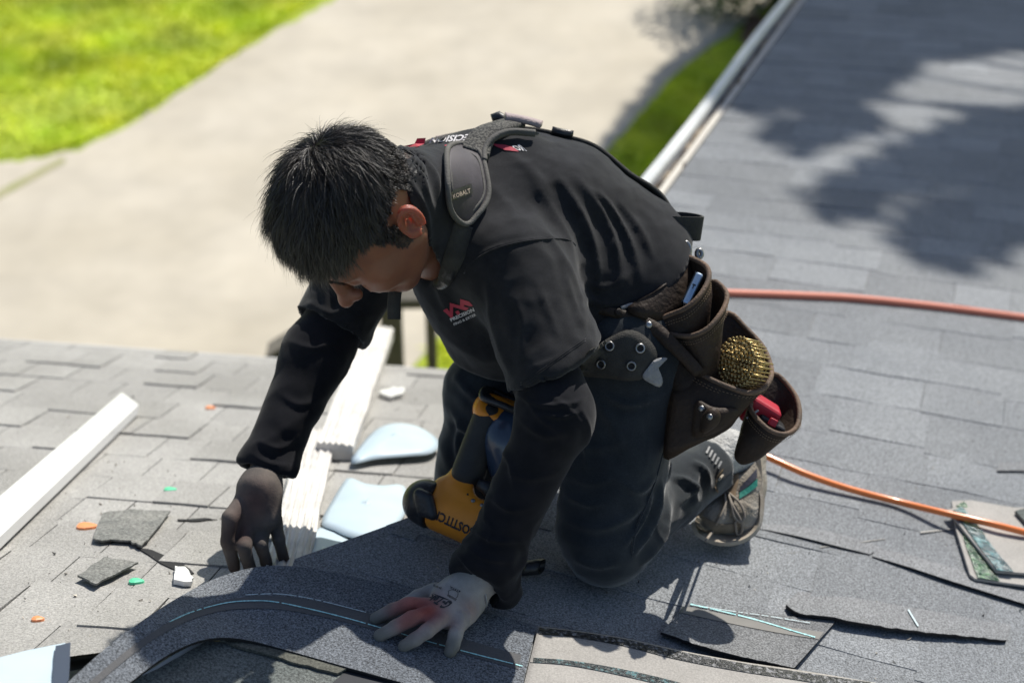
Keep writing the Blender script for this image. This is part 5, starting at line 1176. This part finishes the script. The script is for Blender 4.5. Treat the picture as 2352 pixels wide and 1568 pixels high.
# sole ribbon must be edge-on: rebuild with its width along the line of sight
bpy.data.objects.remove(so1); c = crom([P(*p) for p in [(1740, 1005, 3.19), (1746, 1060, 3.18), (1747, 1110, 3.17), (1743, 1158, 3.155), (1724, 1200, 3.14), (1690, 1223, 3.125), (1645, 1226, 3.115), (1606, 1212, 3.11), (1597, 1196, 3.11)]], 44)
t = np.gradient(c, axis=0); t /= np.linalg.norm(t, axis=1)[:, None]; sdv = W3(.15, .35, -.9); sdv /= np.linalg.norm(sdv); V = []
for i in range(44):
    s_ = sdv-t[i]*(sdv@t[i]); s_ /= np.linalg.norm(s_); n_ = np.cross(t[i], s_); n_ *= np.sign(n_@(c[i]-P(1690, 1150, 3.14))); W_ = .036*(1 if i < 34 else 1-.4*((i-34)/10)**2)
    for a, b in ((-1, -.6), (-1, .5), (-.6, .8), (.6, .8), (1, .5), (1, -.6)): V.append(c[i]+s_*W_*a+n_*.007*b)
mesh('sole', V, [(i*6+j, i*6+(j+1) % 6, (i+1)*6+(j+1) % 6, (i+1)*6+j) for i in range(43) for j in range(6)]+[tuple(range(6)), tuple(range(43*6, 44*6))], M['sole'], sho, False)
ZS = lambda X, Y: (1470+X*.246, 918.75+Y*.246)
patch('toe_cap', [ZS(520, 1080), ZS(600, 1075), ZS(720, 1150), ZS(860, 1150), ZS(960, 1130), ZS(950, 1200), ZS(850, 1235), ZS(700, 1235), ZS(560, 1200), ZS(505, 1150)], ['shoe'], .002, .004, M['toecap'], sho, 30, 3)
patch('tongue', [ZS(720, 700), ZS(790, 640), ZS(900, 620), ZS(930, 720), ZS(900, 850), ZS(880, 960), ZS(780, 900), ZS(700, 840)], ['shoe'], .0035, .004, mat('tongue', (.24, .17, .10), .9, (.16, .11, .07), 40), sho, 30, 3)
marks('stripe', [[ZS(930, 815), ZS(1000, 740), ZS(1085, 640), ZS(1090, 720), ZS(1010, 800), ZS(930, 860)]], ['shoe'], M['navyc'], sho, .002)
marks('stripe', [[ZS(930, 865), ZS(1010, 810), ZS(1092, 735), ZS(1092, 800), ZS(1010, 870), ZS(925, 925)]], ['shoe'], M['green'], sho, .002)
for pts in ([(760, 820), (850, 900), (930, 980), (965, 1080), (930, 1130), (870, 1080), (850, 980), (830, 900)], [(800, 880), (790, 1000), (720, 1120), (670, 1210), (615, 1310)], [(830, 900), (870, 1010), (930, 1120), (940, 1200), (900, 1230), (880, 1120)], [(740, 860), (800, 820), (880, 790)], [(730, 800), (800, 760), (880, 730)], [(740, 740), (810, 700), (880, 680)]):
    pp = []
    for i, q in enumerate(pts):
        a, n_ = cast(*ZS(*q), ['shoe']); pp.append(a+n_*.006)
    MB().tube(crom(pp, 30), .0026, 6).build('shoelace', M['lace'], sho, True)
for k in range(5):
    X, Y = 640+26*k, 440+32*k; marks('printed_letter', [[ZS(X, Y), ZS(X+16, Y+8), ZS(X-18, Y+70), ZS(X-32, Y+60)]], ['trousers', 'sock'], M['cloth'], person, .003)
seam = []
for q in [(1542, 905), (1532, 990), (1512, 1080), (1488, 1150), (1462, 1215), (1452, 1270), (1448, 1325)]:
    a, n_ = cast(*q, ['trousers']); seam.append(a+n_*.0004)
MB().tube(crom(seam, 60), .0016, 5).build('seam', M['jeans'], person, True)
# ---------------------------------------------------------------- nail gun
ng = empty('nail_gun', F(1050, 1250), 'orange and black coil nail gun standing on the shingles behind the planted forearm', 'nail gun')
ZG = lambda X, Y, d: P(909.6+.2754*X, 854.4+.2754*Y, d)
ga_, gb_ = ZG(330, 1120, 2.935), ZG(700, 1270, 2.90)
def gun_body(p):
    d = cap(p, ga_+(gb_-ga_)*.14, gb_, .0395, .041); d = smax(d, -plane(p, ga_, gb_-ga_), .004)
    d = smin(d, cap(p, ZG(420, 1000, 2.945), ZG(620, 1080, 2.92), .028, .022), .02)
    d = smin(d, cap(p, ZG(590, 860, 2.94), ZG(570, 1020, 2.93), .028, .026), .02)
    d = smax(d, -cap(p, ZG(740, 970, 2.86), ZG(740, 970, 3.0), .019), .005)
    d = smax(d, -cap(p, ZG(800, 880, 2.86), ZG(800, 900, 3.0), .024), .005)
    return smin(d, cap(p, ZG(480, 960, 2.915), ZG(700, 1130, 2.885), .006), .012)
lo6, hi6 = bx(930, 880, 1260, 1300, 2.8, 3.08, 0)
gbo, _, _ = skin('gun_body', gun_body, lo6, hi6, .003, M['orange'], ng, 1, None, None, 'gun')
def gun_cap(p):
    d = cap(p, ZG(245, 1085, 2.94), ZG(300, 1108, 2.937), .040, .042); d = smax(d, plane(p, ga_-(gb_-ga_)*.015, gb_-ga_), .006)
    for i in range(4):
        q = ZG(190+12*i, 1010+50*i, 2.90); d = smin(d, cap(p, q, q+(gb_-ga_)*.22, .009), .006)
    return smax(d, -cap(p, ZG(270, 960, 2.895), ZG(340, 985, 2.89), .004), .003)
skin('end_cap', gun_cap, lo6, hi6, .003, M['blackplastic'], ng, 1)
def gun_grip(p): return smin(cap(p, ZG(775, 370, 2.93), ZG(600, 840, 2.93), .0275, .0285), cap(p, ZG(800, 380, 2.96), ZG(640, 830, 2.96), .024, .024), .01)
skin('grip', gun_grip, lo6, hi6, .003, M['grip'], ng, 1)
def gun_top(p):
    d = cap(p, ZG(780, 320, 2.925), ZG(1010, 375, 2.915), .024, .020); d = smin(d, cap(p, ZG(770, 300, 2.95), ZG(960, 360, 2.96), .026), .02)
    d = smin(d, cap(p, ZG(790, 340, 2.93), ZG(835, 420, 2.925), .027, .014), .01); nn = ZG(740, 190, 2.93)-ZG(700, 290, 2.93)+TOCAM*.03
    return smax(d, plane(p, ZG(800, 270, 2.915), nn), .004)
skin('top_housing', gun_top, lo6, hi6, .003, M['orange'], ng, 1)
rg = crom([ZG(720, 200, 2.915), ZG(735, 150, 2.93), ZG(790, 150, 2.975), ZG(900, 200, 2.98), ZG(1030, 260, 2.97), ZG(1060, 330, 2.92), ZG(1000, 325, 2.895), ZG(870, 270, 2.895), ZG(760, 230, 2.905)], 50, True); rg = np.concatenate([rg, rg[:2]])
MB().tube(rg, .0062, 8, caps=False).build('top_rim', M['blackplastic'], ng, True)
MB().add(list(rg[:50]-TOCAM*.004), [tuple(range(50))]).build('top_cover', M['underlay'], ng)
def gun_mag(p): return smax(cap(p, P(1178, 1010, 2.94), P(1195, 1060, 2.94), .060, .058), -plane(p, P(1150, 1000, 2.86), -TOCAM), .01)
skin('magazine', gun_mag, lo6, hi6, .004, mat('canister', (.03, .05, .085), .22, (.04, .06, .10), 8, coat=.4), ng, 1)
MB().tube([ZG(690, 930, 2.905), ZG(760, 960, 2.90), ZG(800, 1040, 2.90)], [.010, .013, .011], 10).build('trigger', M['blackplastic'], ng, True)
BV_g = ['gun']
text('lettering', 'BOSTITCH', [(909.6+.2754*X, 854.4+.2754*Y) for X, Y in ((665, 1300), (325, 1140), (300, 1215), (640, 1375))], BV_g, M['ink'], ng, .0012, .03)
for X, Y, rr in ((650, 915, .0022), (598, 1020, .0018), (643, 1072, .0040), (718, 1110, .0040)): rivet(909.6+.2754*X, 854.4+.2754*Y, BV_g, ng, rr, M['blackplastic'] if rr < .003 else M['steel'], 'screw')
# steel tool head lying behind the arm
ht = empty('hammer', F(1220, 1318), 'dark steel tubular hammer end lying between the planted forearm and the knee', 'tool')
h0, h1 = F(1198, 1306, .018), F(1248, 1300, .020); hd_ = (h1-h0)/np.linalg.norm(h1-h0)
def tool_f(p):
    d = cap(p, h0, h1, .0125, .0135); d = smax(d, plane(p, h1, W3(.9, -.25, .4)), .002); d = smax(d, -cap(p, h0+(h1-h0)*.4, h1+hd_*.03, .0085), .002)
    return smin(d, cap(p, h0-hd_*.01+FP.n*.008, h0-hd_*.02-FP.n*.006, .012, .009), .006)
lo7, hi7 = bx(1150, 1260, 1290, 1350, 2.8, 3.05, 0)
skin('tool_body', tool_f, lo7, hi7, .0016, M['darksteel'], ht, 1)
# ---------------------------------------------------------------- glove printing
ZH = lambda X, Y: (790+X*.1916, 1268+Y*.1916)
gl1 = bpy.data.objects['glove']
def gt(s, q, b=.02, sh=0.): text('lettering', s, [ZH(*p) for p in q], ['glove'], M['ink'], gl1, .0012, b, sh)
gt('G-Tek', [(1318, 600), (1048, 500), (1000, 562), (1190, 690)], .035, .25); gt('4131X', [(1405, 462), (1275, 402), (1268, 428), (1388, 488)]); gt('EN388', [(1350, 558), (1245, 500), (1235, 525), (1335, 582)]); gt('33-G125', [(1178, 425), (1075, 385), (1070, 408), (1165, 448)])
marks('print_mark', [[ZH(1330, 600), ZH(1150, 545), ZH(1060, 492), ZH(1180, 535), ZH(1300, 590)]], ['glove'], M['ink'], gl1, .0012)
sh_ = [cast(*ZH(x, y), ['glove']) for x, y in ((1255, 500), (1250, 465), (1290, 448), (1340, 455), (1368, 490), (1362, 530), (1345, 545))]
MB().tube([p+n*.0008 for p, n in sh_], .0004, 4).build('print_mark', M['ink'], gl1)
# ---------------------------------------------------------------- trees beyond the frame that throw the dappled shade
def shade_tree(name, label, regions, base, t0, t1, n, fn, leafn=12, ls=.055):
    root = empty(name, base, label, 'tree'); mb = MB(); cl = []
    for reg, k in regions:
        xs = [p[0] for p in reg]; ys = [p[1] for p in reg]; W = [fn(*p) for p in reg]; wp = [(p[0], p[1]) for p in W]; wx = [p[0] for p in wp]; wy = [p[1] for p in wp]; c = 0
        while c < k:
            x, y = random.uniform(min(wx), max(wx)), random.uniform(min(wy), max(wy))
            if not inpoly(x, y, wp): continue
            z = FP.z(x, y) if fn is F else 0.
            q = np.array([x, y, z])+np.array(SUNV)*random.uniform(t0, t1); cl.append(q); c += 1
            leafball(mb, q, .10, leafn, ls)
    mb.build('crown', M['leaf'], root); cl = np.array(cl); b = np.array(base, float); tr = MB(); ctr = cl.mean(0); top = np.array([b[0], b[1], ctr[2]-.6])
    tr.tube(crom([b, b+[.1, 0, 1.8], top+[0, .1, -1.5], top], 12), np.linspace(.24, .10, 12), 10)
    for i in range(9):
        e = cl[random.randrange(len(cl))]; s = b+(top-b)*random.uniform(.55, 1); mid = (s+e)/2+[0, 0, .3]
        tr.tube(crom([s, mid, e], 8), np.linspace(.06, .012, 8), 6)
    tr.build('trunk', M['bark'], root, True)
ZR = lambda X, Y: (1378+X*.4454, Y*.4454)
R1 = [([ZR(*p) for p in [(900, -60), (2350, -60), (2350, 240), (2050, 240), (1830, 255), (1600, 300), (1330, 470), (1180, 520), (980, 520), (660, 540), (620, 480), (800, 250)]], 2600),
      ([ZR(*p) for p in [(930, 690), (1150, 590), (1330, 560), (1400, 600), (1200, 700), (1000, 770)]], 60),
      ([ZR(*p) for p in [(1120, 1110), (1250, 970), (1450, 840), (1700, 720), (1950, 620), (2400, 560), (2400, 1100), (2187, 1180), (2100, 1300), (1850, 1380), (1680, 1380), (1620, 1200), (1750, 1080), (1980, 960), (1990, 860), (1700, 940), (1450, 1020), (1250, 1120)]], 430)]
shade_tree('shade_tree', 'broad leafy tree standing to the right of the house, shading the upper roof', R1, (9.5, 12.0, 0), 8.5, 11.5, 0, F)
R2 = [([(1350, 420), (1366, 372), (1420, 300), (1480, 228), (1530, 160), (1610, 110), (1690, 62), (1760, 20), (1990, -60), (2100, -60), (1500, 460), (1400, 520)], 2200)]
shade_tree('shade_tree', 'second leafy tree, unseen, added to shade the grass strip beside the driveway', R2, (10.5, 15.5, 0), 8.5, 10.5, 0, G, 12, .06)  # unseen tree added so its leaves shade the grass strip and driveway edge
# ---------------------------------------------------------------- tidy origins
bpy.context.view_layer.update()
for o in list(COL.objects):
    if o.type == 'MESH' and o.parent is None and o.get('kind') != 'structure' and len(o.data.vertices):
        n = len(o.data.vertices); co = np.empty(n*3, np.float32); o.data.vertices.foreach_get('co', co); co = co.reshape(-1, 3)
        c = (co.min(0)+co.max(0))/2; c[2] = co[:, 2].min()
        o.data.vertices.foreach_set('co', (co-c).ravel()); o.data.update(); o.location = [float(v) for v in c]
